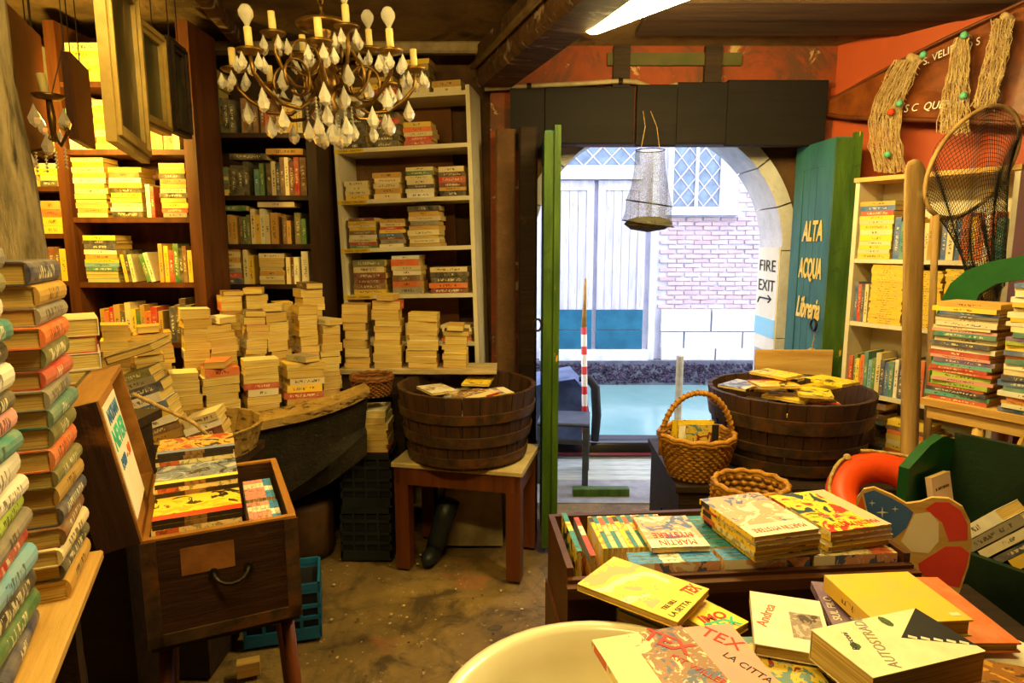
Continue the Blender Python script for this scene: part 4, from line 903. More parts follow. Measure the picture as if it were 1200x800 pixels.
# trestle platform beside the gondola
pf = thing('plank_platform', 'pale old planks carrying book stacks before the white bookcase', 'platform', T(-.90, 3.31, 0))
for k in range(3): mb = MB(); mb.bbox(0, .82, k * .062, k * .062 + .058, .925, .955, .004); mb.build('plank', surf('pale_plank', (190, 172, 132), (140, 118, 76), 5, .8, stretch=(1, 9, 9)) if k == 0 else MATS['pale_plank'], pf)
for x in (.04, .30): mb = MB(); mb.box(x - .03, x + .03, .03, .16, 0, .925); mb.build('leg', M['dark_wood'], pf)
G_P = 'paperbacks piled in the gondola'
TOPS = []
def column(row_, i, px0, px1, ytop, base_z, d=None, Y=None, roll=0, P=P_OLD, cols=None, yaw=0, faces=None, Tk=(.022, .05), where='gondola'):
    pm = (px0 + px1) / 2
    if Y is None:
        q = gpt(pm, ytop, d); fr_ = frame(Vector((q.x, q.y, base_z)), GU)
        ex = GU
    else: q = atY(pm, ytop, Y); fr_ = frame(Vector((q.x, q.y, base_z)), Vector((1, 0, 0)))
    tdep = (q - O).dot(ray(600, 400)); wd_ = (px1 - px0) / F * tdep * (.97 if Y else .94)
    H = q.z - base_z; n = max(2, round(H / ((Tk[0] + Tk[1]) / 2)))
    fr_ = fr_ @ RZ(yaw) @ RY(roll)
    if wd_ < .155: fc = faces or ['short']; W_ = (wd_ * .84, wd_ * .97); L_ = (.10, .12)
    else: fc = faces or ['fore', 'fore', 'spine']; W_ = (.10, .115); L_ = (wd_ * .8, wd_ * .95)
    if W_[0] < .085: W_ = (.085, .1)
    TOPS.append((row_, i, fr_ @ T(0, .065, stack(fr_, n, W_, L_, Tk, fc, P, f'in the {row_} row\'s {ORD[i]} stack on the {where}', G_P, .007, 4.5, cols=cols, name='paperback')), where))
C1 = [(160, 196, 425, -2), (197, 234, 436, 2), (236, 281, 432, 0), (283, 328, 424, 1), (330, 382, 420, 3)]
for i, (a, b, y, r_) in enumerate(C1):
    column('front', i + 1, a, b, y, DECK + .008, d=.088, roll=r_, Tk=(.028, .042), cols=(['white', 'red', 'ivory', 'red', 'cream', 'yellow', 'cream'] if i == 3 else ['ochre', 'red', 'yellow', 'cream', 'green', 'yellow', 'ochre'] if i == 4 else None))
C2 = [(112, 147, 372, 0), (151, 206, 388, -2), (208, 244, 370, 1), (247, 280, 380, -1), (282, 310, 368, 1.5), (314, 342, 378, -1), (346, 372, 366, 1), (375, 397, 376, 0)]
for i, (a, b, y, r_) in enumerate(C2): column('middle', i + 1, a, b, y, DECK + .008, d=.222, roll=(3, -2, 2.5, -2.5, 3, -2, 2, 1)[i] * .8)
C3 = [(258, 285, 350, 1), (288, 316, 358, -1), (320, 346, 345, 0), (347, 384, 346, 2)]
for i, (a, b, y, r_) in enumerate(C3): column('back', i + 1, a, b, y, 1.066, d=.352, roll=r_ * .5, faces=['fore'] if i == 3 else ['short'])
for i, (a, b, y, r_) in enumerate([(399, 431, 370, 1), (433, 469, 357, 1.2), (472, 513, 370, 1.4), (516, 548, 382, 1.5)]):
    column('only', i + 1, a, b, y, .956, Y=3.325, roll=r_, where='plank platform', cols=['red', 'cream', 'ivory', 'white', 'ivory', 'cream', 'ochre', 'yellow', 'cream', 'black'] if i == 2 else None)
# loose books thrown on top of the pile
for k, (row_, i, m, where) in enumerate(TOPS):
    if k % 2 == 0: 
        col = rnd.choice(P_OLD); add_book(m @ T(0, 0, .004) @ T(0, -.01, 0) @ RZ(rnd.uniform(-28, 28)) @ RX(rnd.uniform(-2, 2)), .085, .13, .028, col, f"{col} paperback lying askew on top of the {row_} row's {ORD[i]} stack, {where}", G_P, True, name='paperback')

# ================================================================== TUBS
def tub(label, M4, r0, r1, h, hoops, ns=26):
    t = thing('wooden_tub', label, 'tub', M4)
    mb = MB(); a = PI / ns - .006; lv = [(0, 0), (.5, .55), (1, 1)]; v = []; f = []
    for q, b in lv:
        r = r0 + (r1 - r0) * b
        for aa, rr in ((-a, r), (a, r), (a, r - .022), (-a, r - .022)): v.append((rr * math.cos(aa), rr * math.sin(aa), q * h))
    for i in range(2):
        for j in range(4): f.append((i * 4 + j, i * 4 + (j + 1) % 4, i * 4 + 4 + (j + 1) % 4, i * 4 + 4 + j))
    f += [(0, 1, 2, 3), (8, 9, 10, 11)]; mb.add(v, f); me = mb.mesh('stave', M['stave'])
    for k in range(ns): link('stave', me, t, RZ(360 * k / ns) @ T(rnd.uniform(-.002, .002), 0, rnd.uniform(0, .004)))
    for z, w in hoops:
        b0, b1 = z / h, (z + w) / h
        def rr(b): return r0 + (r1 - r0) * (b * 1.1 if b < .5 else .55 + (b - .5) * .9) + .003
        mb = MB(); mb.lathe([(rr(b0) - .005, z), (rr(b0) + .006, z), (rr(b1) + .006, z + w), (rr(b1) - .005, z + w)], 64); mb.build('hoop', M['hoop'], t)
    mb = MB(); mb.lathe([(0, .03), (r0 - .02, .03)], 30); mb.lathe([(0, .05), (r0 - .02, .05)], 30); mb.build('bottom', M['stave'], t)
    return t
# art for comic covers: flat inks only
ART = [art_mat('comic_cover_%d' % i, c, sc, *bd) for i, (c, sc, bd) in enumerate([
    ([(228, 176, 110), (240, 206, 70), (236, 222, 190), (120, 140, 170)], 6, ((.74, .99), (244, 208, 60), 0)),
    ([(226, 206, 160), (140, 90, 40), (60, 70, 110), (220, 180, 40)], 12, ((.0, .38), (232, 212, 156), 0)),
    ([(240, 228, 210), (230, 170, 140), (90, 110, 160), (245, 240, 225)], 7, ((.0, .25), (245, 236, 214), 1)),
    ([(250, 222, 60), (240, 200, 40), (60, 50, 40), (236, 230, 210)], 8, ((.72, .98), (250, 216, 40), 1)),
    ([(90, 130, 140), (210, 180, 60), (130, 40, 40), (230, 210, 150)], 10, ((.78, .99), (30, 28, 28), 0)),
    ([(244, 176, 30), (250, 210, 60), (40, 26, 14), (200, 60, 20)], 7, ((.0, .2), (206, 50, 24), 0)),
    ([(190, 190, 180), (120, 130, 150), (60, 50, 50), (220, 210, 190)], 9, ((.0, .16), (240, 220, 90), 0)),
    ([(176, 70, 40), (226, 170, 80), (50, 40, 50), (232, 220, 190)], 9, ((.0, .16), (120, 140, 190), 0)),
    ([(242, 236, 222), (210, 190, 150), (120, 100, 80), (246, 240, 230)], 6, ((.7, .98), (240, 234, 220), 1)),
    ([(30, 60, 90), (240, 210, 60), (206, 50, 40), (230, 220, 200)], 9, ((.76, .99), (206, 190, 160), 0))])]
SPN = {}
def spine_mat(name, c1, c2, frac=.55):
    m, nt, b = newmat(name)
    tc = nd(nt, 'ShaderNodeTexCoord'); sep = nd(nt, 'ShaderNodeSeparateXYZ'); nt.links.new(tc.outputs['UV'], sep.inputs[0])
    c = ramp(nt, sep.outputs[0], [(0, lin(c1)), (frac, lin(c2)), (min(.97, frac + .25), lin(c1))], 'CONSTANT')
    n = noise(nt, 60, 2, (1, 1, 1), rand=True); c = mix(nt, ramp(nt, n, [(.54, (0, 0, 0)), (.6, (.55, .55, .55))]), c, lin((60, 50, 40)))
    nt.links.new(c, b.inputs['Base Color']); setin(b, Roughness=.5); return m
SP_PINK = spine_mat('pink_white_comic_spine', (232, 150, 140), (240, 226, 200)); SP_BLUE = spine_mat('blue_white_comic_spine', (56, 138, 214), (230, 230, 220), .35)
SP_CREAM = spine_mat('cream_red_comic_spine', (236, 218, 160), (206, 96, 50), .7); SP_YEL = spine_mat('yellow_comic_spine', (246, 208, 40), (40, 36, 30), .8); SP_TEAL = spine_mat('teal_yellow_comic_spine', (40, 130, 150), (240, 210, 90), .5)
SP_DARK = spine_mat('dark_comic_spine', (50, 36, 26), (150, 110, 60), .4); SP_RED = spine_mat('red_comic_spine', (200, 60, 40), (240, 230, 200), .5)
def comic(M4, W_, L_, Tk, art, spn, label, group, col='cream'): return add_book(M4, W_, L_, Tk, col, label, group, True, False, False, 'comic book', 'comic_book', (art, spn))
def fill_tub(M4, r, z0, n, arts, spns, cn, where, group):
    k = 0
    for i in range(n):
        a = i * 2.4; rr = (r - .125) * math.sqrt((i * 3 % 7 + .8) / 7)
        lay = z0 + .0115 * i
        m = M4 @ T(rr * math.cos(a), rr * math.sin(a), lay) @ RZ(rnd.uniform(0, 360))
        c = cn[i % len(cn)]
        comic(m, .14, .19, .012, arts[i % len(arts)], spns[i % len(spns)], f'{c} comic, {ORD[i + 1]} layer up of those heaped in {where}', group)
TBL = frame(Vector((-.575, 3.03, 0)), Vector((.61, -.14, 0)))
tb = thing('wooden_table', 'low reddish wooden table with worn cream top under the left tub', 'table', TBL)
mb = MB(); mb.bbox(-.01, .64, -.01, .44, .525, .55, .004); mb.build('tabletop', M['laminate'], tb)
for a in ((.01, .62, 0, .03), (.01, .62, .40, .43)): box_obj('apron', *a, .44, .525, M['red_wood'], tb)
for a in ((0, .03, .0, .43), (.60, .63, .0, .43)): box_obj('apron', *a, .44, .525, M['red_wood'], tb)
for x in (.0, .56):
    for y in (.0, .36): mb = MB(); mb.box(x, x + .07, y, y + .07, 0, .44); mb.build('leg', M['red_wood'], tb)
TL = T(-.224, 3.165, .5512)
tub('dark wooden tub of comics standing on the low table', TL, .285, .345, .36, ((.02, .045), (.12, .05), (.235, .045)))
fill_tub(TL, .30, .205, 12, [ART[i] for i in (6, 2, 8, 1, 3, 9, 8)], [SP_CREAM, SP_RED, SP_YEL], ['grey', 'cream', 'white', 'brown', 'yellow', 'teal', 'pale'], 'the tub on the low table', 'comics in the left tub')
# concrete step and boot under the table
mb = MB(); v = [(.03, 0, 0), (.39, 0, 0), (.39, .19, 0), (.03, .19, 0), (.1, .02, .36), (.38, .02, .42), (.38, .19, .42), (.08, .19, .36)]
mb.add(v, [(0, 3, 2, 1), (4, 5, 6, 7), (0, 1, 5, 4), (1, 2, 6, 5), (2, 3, 7, 6), (3, 0, 4, 7)]); tag(mb.build('concrete_block', surf('rough_concrete', (150, 134, 100), (112, 96, 66), 6, .85, bmp=.5), None, T(-.44, 3.27, 0)), 'rough concrete block beneath the low table', 'block')
bt = atZ(505, 645, .0); mb = MB()
mb.tube([(0, 0, .04), (.02, -.01, .1), (.05, .0, .2), (.08, .02, .3)], [.045, .05, .052, .055], 12); mb.tube([(.0, -.02, .035), (-.02, -.09, .035), (-.025, -.13, .03)], [.045, .042, .025], 10)
tag(mb.build('rubber_boot', M['black_plastic'], None, T(-.40, 3.15, 0), True), 'black rubber boot leaning under the low table', 'boot')
mb = MB(); mb.bbox(-.06, .06, -.05, .05, 0, .06, .006); tag(mb.build('wood_offcut', M['pine'], None, T(*(atZ(612, 628, 0)).xy, 0)), 'small pine offcut by the left door leaf', 'offcut')
# plastic crates
def crate(label, M4, W_=.26, D_=.20, H_=.28, mat=None):
    mat = mat or M['black_plastic']; c = thing('plastic_crate', label, 'crate', M4)
    box_obj('base', 0, W_, 0, D_, 0, .012, mat, c)
    for k, (x0, x1, y0, y1) in enumerate(((0, W_, 0, .01), (0, W_, D_ - .01, D_), (0, .01, 0, D_), (W_ - .01, W_, 0, D_))):
        w = link('wall', None, c)
        for z0, z1 in ((.012, .05), (.085, .10), (.135, .15), (.2, .215), (H_ - .03, H_)): box_obj('slat', x0, x1, y0, y1, z0, z1, mat, w)
        horiz = x1 - x0 > y1 - y0
        for q in range(5):
            t = q / 4
            if horiz: x = x0 + (x1 - x0 - .012) * t; box_obj('slat', x, x + .012, y0 + .001, y1 - .001, .05, H_ - .03, mat, w)
            else: y = y0 + (y1 - y0 - .012) * t; box_obj('slat', x0 + .001, x1 - .001, y, y + .012, .05, H_ - .03, mat, w)
    box_obj('lining', .012, W_ - .012, .012, D_ - .012, .05, H_ - .04, M['ink'], c)
    return c
CRF = T(-.87, 3.10, .004)
crate('black plastic crate on the floor, lower of two', CRF); crate('black plastic crate stacked on the lower crate', CRF @ T(.008, .003, .2815))
stack(CRF @ T(.16, .012, .5635), 8, (.17, .18), (.17, .18), (.02, .034), 'short', P_OLD, 'in the stack on the black plastic crates', 'books on the crates', .008, 3, name='hardback_book', kind='hardback')
# ---------------------------------------------------------------- wicker baskets
def basket(label, M4, r0, r1, h, handle, mat, nrow=13, ns=28):
    b = thing('wicker_basket', label, 'basket', M4)
    mb = MB(); seg = ns * 2
    for k in range(nrow):
        t = (k + .5) / nrow; z = t * h; r = r0 + (r1 - r0) * t ** .8; ph = k % 2
        mb.tube([((r + .006 * (1 if (j + ph) % 2 else -1)) * math.cos(2 * PI * j / seg), (r + .006 * (1 if (j + ph) % 2 else -1)) * math.sin(2 * PI * j / seg), z) for j in range(seg)], h / nrow * .52, 5, closed=True)
    w = mb.build('weave', mat, b, None, True); w['kind'] = 'stuff'
    for j in range(ns):
        a = 2 * PI * j / ns; mb = MB(); mb.tube([((r0 + (r1 - r0) * t ** .8) * math.cos(a), (r0 + (r1 - r0) * t ** .8) * math.sin(a), t * h) for t in (0, .3, .65, 1)], .0045, 5); mb.build('stake', mat, b, None, True)
    for dz_ in (0, .012):
        mb = MB(); mb.tube([(r1 * math.cos(2 * PI * j / 40) + .004 * math.sin(j * 2.0), r1 * math.sin(2 * PI * j / 40), h + dz_ + .004 * math.cos(j * 2.0)) for j in range(40)], .011, 6, closed=True); mb.build('rim', mat, b, None, True)
    mb = MB(); mb.lathe([(0, .006), (r0, .006), (r0, -.0)], 24); mb.build('base', mat, b)
    if handle:
        mb = MB(); pts = [(r1 * math.cos(PI * k / 16), 0, h - .02 + handle * math.sin(PI * k / 16)) for k in range(17)]
        pts = [(r1, 0, h - .08)] + pts + [(-r1, 0, h - .08)]; mb.tube(pts, .0115, 7)
        wr_ = []
        for k in range(180):
            t = k / 179 * 16; i = min(15, int(t)); q = t - i; p = [pts[i + 1][c] * (1 - q) + pts[i + 2][c] * q for c in range(3)]; an = k * .9
            nx_ = math.cos(PI * t / 16); nz_ = math.sin(PI * t / 16)
            wr_.append((p[0] + nx_ * .013 * math.cos(an), .013 * math.sin(an), p[2] + nz_ * .013 * math.cos(an)))
        mb.tube(wr_, .003, 4); mb.build('handle', mat, b, None, True)
    return b
basket('small brown wicker basket on the stack of books by the left tub', T(-.70, 3.175, .5635 + .2865), .08, .098, .085, 0, M['wicker_dark'], 9, 22)

# ================================================================== DARK CHEST, RIGHT TUB, YELLOW COMICS BASKET
CH = T(.70, 2.60, 0) @ RZ(-2)
cw = thing('old_chest', 'dark worn wooden chest carrying the right tub', 'chest', CH)
mb = MB(); mb.bbox(-.015, .92, -.015, .66, .565, .60, .006); mb.build('lid', M['dark_wood'], cw)
mb = MB(); mb.box(0, .905, 0, .64, .02, .565); mb.build('body', M['dark_wood'], cw)
for x in (.0, .43, .855): box_obj('stile', x, x + .05, -.008, 0, .06, .55, M['dark_wood'], cw)
for z in (.06, .5): box_obj('rail', .05, .855, -.008, 0, z, z + .05, M['dark_wood'], cw)
box_obj('plinth', -.01, .915, -.012, .64, 0, .05, M['dark_wood'], cw)
mb = MB(); mb.tube([(-.012, .25 + .03 * math.cos(PI * k / 8), .38 - .03 * math.sin(PI * k / 8)) for k in range(9)], .005, 6); mb.build('handle', M['iron'], cw)
TR = T(1.29, 2.95, .602)
TRt = TR @ RY(1.5)
tub('wide dark wooden tub of yellow comics on the old chest', TR, .31, .365, .335, ((.015, .05), (.10, .04), (.205, .06)), 30)
fill_tub(TR, .34, .22, 15, [ART[3], ART[3], ART[6], ART[3], ART[4], ART[5], ART[3]], [SP_YEL, SP_YEL, SP_DARK], ['yellow', 'yellow', 'pale', 'yellow', 'dark', 'gold', 'yellow'], 'the tub on the old chest', 'comics in the right tub')
# basket stands on the chest
BK = T(.80, 2.715, .602)
basket('golden wicker basket with tall handle holding yellow comics', BK @ RZ(6), .105, .158, .175, .21, M['wicker'])
for i, (x, y, art, spn) in enumerate(((-.02, .065, ART[3], SP_YEL), (.015, .035, ART[3], SP_YEL), (-.012, .005, ART[3], SP_YEL), (-.015, -.025, ART[8], SP_YEL), (.01, -.052, ART[4], SP_YEL))):
    comic(BK @ T(x, y, .02 + .008 * i % .02) @ RX(86) @ T(0, .105, 0), .14, .20, .008 + .002 * (i % 2), art, spn, f"{('yellow', 'yellow', 'yellow', 'white', 'black and yellow')[i]} comic, {ORD[i + 1]} of the five standing in the golden wicker basket", 'comics in the golden basket')
mb = MB(); mb.bbox(0, .40, -.01, .01, 0, .16, .003); a = at(886, 443, 3.48)
tag(mb.build('pine_panel', M['pine'], None, T(a.x - .04, 3.335, .602) @ T(0, 0, .29)), 'clean pine board propped behind the right tub', 'board')
mb = MB(); mb.box(.02, .38, -.008, .012, 0, .29); 
tag(mb.build('board_prop', M['dark_wood'], None, T(a.x - .04, 3.335, .602)), 'dark prop under the pine board behind the right tub', 'board')
# life ring
LR = at(1020, 606, 2.25)
lr = thing('life_ring', 'orange life ring with rope lying against the oar', 'life ring', T(1.37, 2.25, .0))
mb = MB(); R1, R2 = .155, .057
LRM = T(0, 0, .66) @ RY(-8) @ RX(38)
mb.tube([(R1 * math.cos(2 * PI * k / 36), R1 * math.sin(2 * PI * k / 36), 0) for k in range(36)], R2, 14, closed=True); mb.build('ring', M['orange_plastic'], lr, LRM, True)
for k in range(4):
    a0 = PI / 2 * k + .4; mb = MB(); mb.tube([((R1 + R2 * .85) * math.cos(a0 + q * .18), (R1 + R2 * .85) * math.sin(a0 + q * .18), R2 * .75 + .01 * math.sin(q)) for q in range(8)], .007, 6); mb.build('rope', M['rope'], lr, LRM, True)
    mb = MB(); mb.lathe([(0, -.014), (.014, -.006), (.014, .006), (0, .014)], 8, 0, T((R1 + R2 * .8) * math.cos(a0), (R1 + R2 * .8) * math.sin(a0), R2 * .8)); mb.build('rope_knot', M['rope'], lr, LRM)
# stool that carries the ring, hidden behind the display cabinet
st = thing('low_stool', 'dark stool under the orange life ring', 'stool', T(1.33, 2.27, 0))
box_obj('seat', -.13, .12, -.17, .17, .39, .42, M['dark_wood'], st)
for x in (-.1, .09):
    for y in (-.14, .14): box_obj('leg', x - .02, x + .02, y - .02, y + .02, 0, .39, M['dark_wood'], st)

# ================================================================== LEFT FOREGROUND
# bench plank with hardback stacks
BA = Vector((-.905, 1.35, 0)); BU = Vector((.4, -.917, 0)).normalized(); BZ = .93
BNF = frame(BA, -BU)                                   # x away from the camera along the edge; y = left/into the stacks
if (BNF.to_3x3() @ Vector((0, 1, 0))).x > 0: BNF = frame(BA, -BU, -(BNF.to_3x3() @ Vector((0, 1, 0))))
be = thing('plank_bench', 'pale pine bench board under the tall hardback stacks', 'bench', BNF)
mb = MB(); mb.bbox(-1.1, 0, 0, .42, BZ - .022, BZ, .004); mb.build('plank', M['pine'], be)
for x in (-1.0, -.12):
    for y in (.06, .36): mb = MB(); mb.box(x - .025, x + .025, y - .025, y + .025, 0, BZ - .022); mb.build('leg', M['dark_wood'], be)
box_obj('stretcher', -1.0, -.12, .05, .08, .35, .40, M['dark_wood'], be)
G_L = 'hardbacks stacked on the plank bench'
def bstk(x, y, n, Tk, cols, desc, face='spine', L=(.19, .22), W=(.135, .155), jr=2.5, roll=0, z=0, rounded=True):
    # the viewer side of the stack is the -y side of BNF
    return stack(BNF @ T(x, y, BZ + .001 + z) @ RX(roll), n, W, L, Tk, face, P_HARD, desc, G_L, .008, jr, kind='hardback', hard=True, rounded=rounded, cols=cols, name='hardback_book')
bstk(-.115, .015, 17, (.03, .042), ['ochre', 'black', 'cream', 'brown', 'navy', 'ochre', 'olive', 'orange', 'olive', 'teal', 'grey', 'red', 'olive', 'orange', 'grey', 'ochre', 'navy', 'orange'], 'in the far tall stack on the plank bench')
bstk(-.395, .045, 18, (.028, .044), ['navy', 'green', 'black', 'sky blue', 'red', 'grey', 'lime', 'white', 'white', 'teal', 'pink', 'black', 'white', 'black', 'teal', 'white', 'olive', 'grey', 'navy'], 'in the nearer tall stack on the plank bench', jr=3)
bstk(-.64, .07, 15, (.028, .042), ['black', 'ochre', 'yellow', 'red', 'cream', 'orange', 'brown', 'ochre', 'white'], 'in the stack cut by the left edge', jr=3)
add_book(BNF @ T(-.24, .02, BZ + .001) @ RZ(90), .13, .2, .04, 'dark brown', 'dark hardback lying loose at the foot of the tall stacks', G_L, True, True, True, name='hardback_book') if False else None
# small column of fat paperbacks behind the bench, pages to the viewer, on a wooden pedestal
pc = at(93, 478, 1.95); pd = thing('wooden_pedestal', 'dark wooden pedestal behind the trunk lid', 'pedestal', T(pc.x, pc.y + .1, 0))
box_obj('top', -.12, .12, -.13, .13, 1.02, 1.05, M['dark_wood'], pd)
box_obj('column', -.1, .1, -.1, .1, 0, 1.02, M['dark_wood'], pd)
stack(T(pc.x, pc.y, 1.0505) @ RZ(35), 7, (.125, .135), (.19, .2), (.04, .052), 'short', pal('white:3 red cream'), 'in the white stack behind the trunk lid', 'white books behind the trunk lid', .006, 3, kind='hardback', hard=True, name='hardback_book')
# rough grey post
mb = MB(); rp = []
b0 = at(-6, 300, 1.55); v = []; n = 14; hs = [0, .4, .8, 1.2, 1.5, 1.75, 2.0, 2.3, 2.66]
mb.tube([(.012 * math.sin(z * 5), .012 * math.cos(z * 4), z) for z in hs], [.085 + .006 * math.sin(z * 9) for z in hs], 14)
tag(mb.build('rough_post', M['bark'], None, T(-1.275, 1.62, 0), True), 'rough weathered grey wooden post at the left edge', 'post')
# ---------------------------------------------------------------- trunk of comics
TF = frame(Vector((-.875, 1.44, 0)), Vector((.315, .15, 0)))
TW, TD, TZ, TH = .35, .50, .90, .27
tk = thing('travel_chest', 'open brown wooden trunk full of comics', 'chest', TF)
for a in ((0, TW, 0, .016), (0, TW, TD - .016, TD), (0, .016, .016, TD - .016), (TW - .016, TW, .016, TD - .016)): box_obj('side', *a, TZ - TH, TZ, M['trunk_wood'], tk)
box_obj('floor_board', .016, TW - .016, .016, TD - .016, TZ - TH, TZ - TH + .012, M['trunk_in'], tk)
for a in ((0, TW, -.001, .017), (0, TW, TD - .017, TD + .001), (-.001, .017, .017, TD - .017), (TW - .017, TW + .001, .017, TD - .017)): box_obj('rim', *a, TZ, TZ + .006, M['trunk_in'], tk)
for x in (-.004, TW - .03): box_obj('corner_strip', x, x + .034, -.005, 0, TZ - TH, TZ, M['hoop'], tk)
box_obj('bottom_strip', 0, TW, -.005, 0, TZ - TH, TZ - TH + .03, M['hoop'], tk)
box_obj('worn_patch', .08, .2, -.001, .0, TZ - .1, TZ - .03, surf('scuffed_bare_wood', (150, 96, 46), (104, 62, 28), 9, .7), tk)
mb = MB(); hp = TZ - .105; mb.tube([(.15 + .04 * (1 - math.cos(PI * k / 8)), -.022 * math.sin(PI * k / 8) - .004, hp - .028 * math.sin(PI * k / 8)) for k in range(9)], .005, 6); h_ = mb.build('handle', M['iron'], tk, None, True)
for x in (.15, .23): mb = MB(); mb.lathe([(.0, .004), (.012, .004), (.012, 0)], 10, 0, T(x, -.004, hp) @ RX(90)); mb.build('rosette', M['iron'], h_)
mb = MB(); mb.tube([(TW + .004 + .02 * math.sin(PI * k / 8), .2 + .08 * k / 8, hp) for k in range(9)], .005, 6); mb.build('handle', M['iron'], tk, None, True)
# lid: swung out over the left side
LDM = T(0, 0, TZ + .006) @ RY(-100)                   # local x of the lid rises and leans outward (left)
lid = link('lid', None, tk, LDM)
LD = .075
for a in ((0, TW, 0, .014, 0, LD), (0, TW, TD - .014, TD, 0, LD), (0, .014, .014, TD - .014, 0, LD), (TW - .014, TW, .014, TD - .014, 0, LD)): box_obj('lid_side', *a, M['trunk_in'], lid)
box_obj('lid_board', 0, TW, 0, TD, LD, LD + .012, M['trunk_wood'], lid)
for a in ((-.0, TW, -.006, 0, .0, LD + .012),): box_obj('lid_face', *a, M['trunk_wood'], lid)
# sign inside the lid (faces the trunk side = local -z)
box_obj('lid_batten', .0, TW, .0, .235, -.004, .0, M['trunk_in'], lid)
sgn_ = box_obj('paper_sign', .05, TW - .02, .01, .225, -.006, -.0042, M['paper'], lid)
def lid_text(body, x, size, mat, wd_, ys=.118):
    m = frame(Vector((x, ys, -.0064)), Vector((0, 1, 0)), Vector((1, 0, 0)))
    if (m.to_3x3() @ Vector((0, 0, 1))).z > 0: m = frame(Vector((x, ys, -.0064)), Vector((0, -1, 0)), Vector((1, 0, 0)))
    lettering(body, size, mat, lid, m, width=wd_, bold=.002)
lid_text('NATHAN', .295, .045, M['blue_ink'], .16); lid_text('NEVER', .24, .07, M['teal_ink'], .19); lid_text('1989', .18, .035, M['blue_ink'], .075, .07); lid_text('- 99', .18, .035, M['orange_ink'], .075, .165)
mb = MB(); mb.tube([(.26, TD - .02, -.01), (.12, TD + .02, -.14), (-.02, TD + .02, -.22)], .006, 6); mb.build('lid_strap', M['rope'], lid, None, True)
# comics: flat columns at the front with spines to the viewer, upright row at the right
G_T = 'comics in the wooden trunk'
TI = TZ - TH + .0125
for ci, (x0, x1) in enumerate(((.02, .235),)):
    z = 0
    for r_, y in enumerate((.021, .173, .325)):
        n = (24, 27, 30)[r_]
        for i in range(n):
            t = .012
            w_ = .148; l_ = .2
            m = TF @ T(.018 + l_ / 2 + .004 + rnd.uniform(-.002, .004), y + w_ / 2 + rnd.uniform(-.001, .002), TI + i * (t + .0005)) @ RZ(90)
            art = ART[(5, 6, 7)[r_] if i == n - 1 else rnd.choice((1, 4, 6, 7, 9))]
            comic(m, w_, l_, t, art, rnd.choice((SP_DARK, SP_DARK, SP_RED, SP_CREAM, SP_DARK)), f"{('dark', 'brown', 'red')[i % 3]} comic, {ORD[i + 1]} up in the {('front', 'middle', 'back')[r_]} flat pile in the trunk", G_T)
i = 0
for r_, y in enumerate((.03, .215)):
    x = .242; cnt = 0
    while x < TW - .03:
        cnt += 1
        t = .010 if i % 3 else .012
        m = TF @ T(x, y + .1, TI + .07) @ Matrix(((0, 0, 1, 0), (0, -1, 0, 0), (1, 0, 0, 0), (0, 0, 0, 1))) @ T(.075, 0, 0)
        # book spine (-x local) upwards
        m = TF @ T(x, y + .085, TI + .1205) @ RY(90)
        comic(m, .24, .16, t, ART[2], SP_PINK if x < TW - .055 else SP_BLUE, f"{'pink' if x < TW - .055 else 'blue'} spined comic, {ORD[cnt]} upright in the trunk's {('front', 'back')[r_]} row", G_T)
        x += t + .0006; i += 1
# stool under the trunk
ts = thing('trunk_stool', 'dark wooden stool carrying the trunk of comics', 'stool', TF)
box_obj('seat', .0, TW, .03, TD - .03, TZ - TH - .03, TZ - TH - .001, M['dark_wood'], ts)
for x in (.03, TW - .03):
    for y in (.07, TD - .07): mb = MB(); mb.tube([(x, y, TZ - TH - .03), (x + (.035 if x > .1 else -.035), y + (.03 if y > .2 else -.03), .0)], [.018, .016], 10); mb.build('leg', M['red_wood'], ts, None, True)
box_obj('stretcher', .03, TW - .03, .07, .09, .3, .33, M['red_wood'], ts)
p = atZ(272, 768, .0); crate('bright blue plastic crate on the floor under the trunk', frame(Vector((p.x + .03, p.y + .04, 0)), Vector((.9, .25, 0))), .3, .24, .14 + .1, M['blue_plastic'])
p = atZ(292, 790, .0); mb = MB(); mb.bbox(-.04, .04, -.02, .02, 0, .06, .004); tag(mb.build('wood_offcut', M['pine'], None, T(p.x, p.y, 0) @ RZ(20)), 'short pine offcut on the floor by the trunk stool', 'offcut')

# ---------------------------------------------------------------- half barrel of books behind the trunk
HB = at(206, 500, 2.28); HBF = T(HB.x, HB.y + .12, 0)
hs_ = thing('barrel_stand', 'dark stand under the trough of books behind the trunk', 'stand', HBF)
box_obj('top', -.2, .2, -.16, .16, .80, .83, M['dark_wood'], hs_); box_obj('body', -.14, .06, -.13, .13, 0, .80, M['dark_wood'], hs_)
hbm = HBF @ T(-.02, .03, .831)
hb_ = thing('book_trough', 'shallow curved wooden trough of books behind the trunk', 'trough', hbm)
ns = 18; mb = MB(); a = PI / ns - .004; v = []; f = []
for z, r in ((0, .225), (.1, .255)):
    for aa, rr in ((-a, r), (a, r), (a, r - .015), (-a, r - .015)): v.append((rr * math.cos(aa), rr * math.sin(aa), z))
f = [(0, 1, 5, 4), (1, 2, 6, 5), (2, 3, 7, 6), (3, 0, 4, 7), (0, 1, 2, 3), (4, 5, 6, 7)]; mb.add(v, f); me = mb.mesh('stave', M['gondola_top'])
for k in range(ns): link('stave', me, hb_, RZ(360 * k / ns))
mb = MB(); mb.lathe([(0, .004), (.21, .004)], 20); mb.build('bottom', M['stave'], hb_)
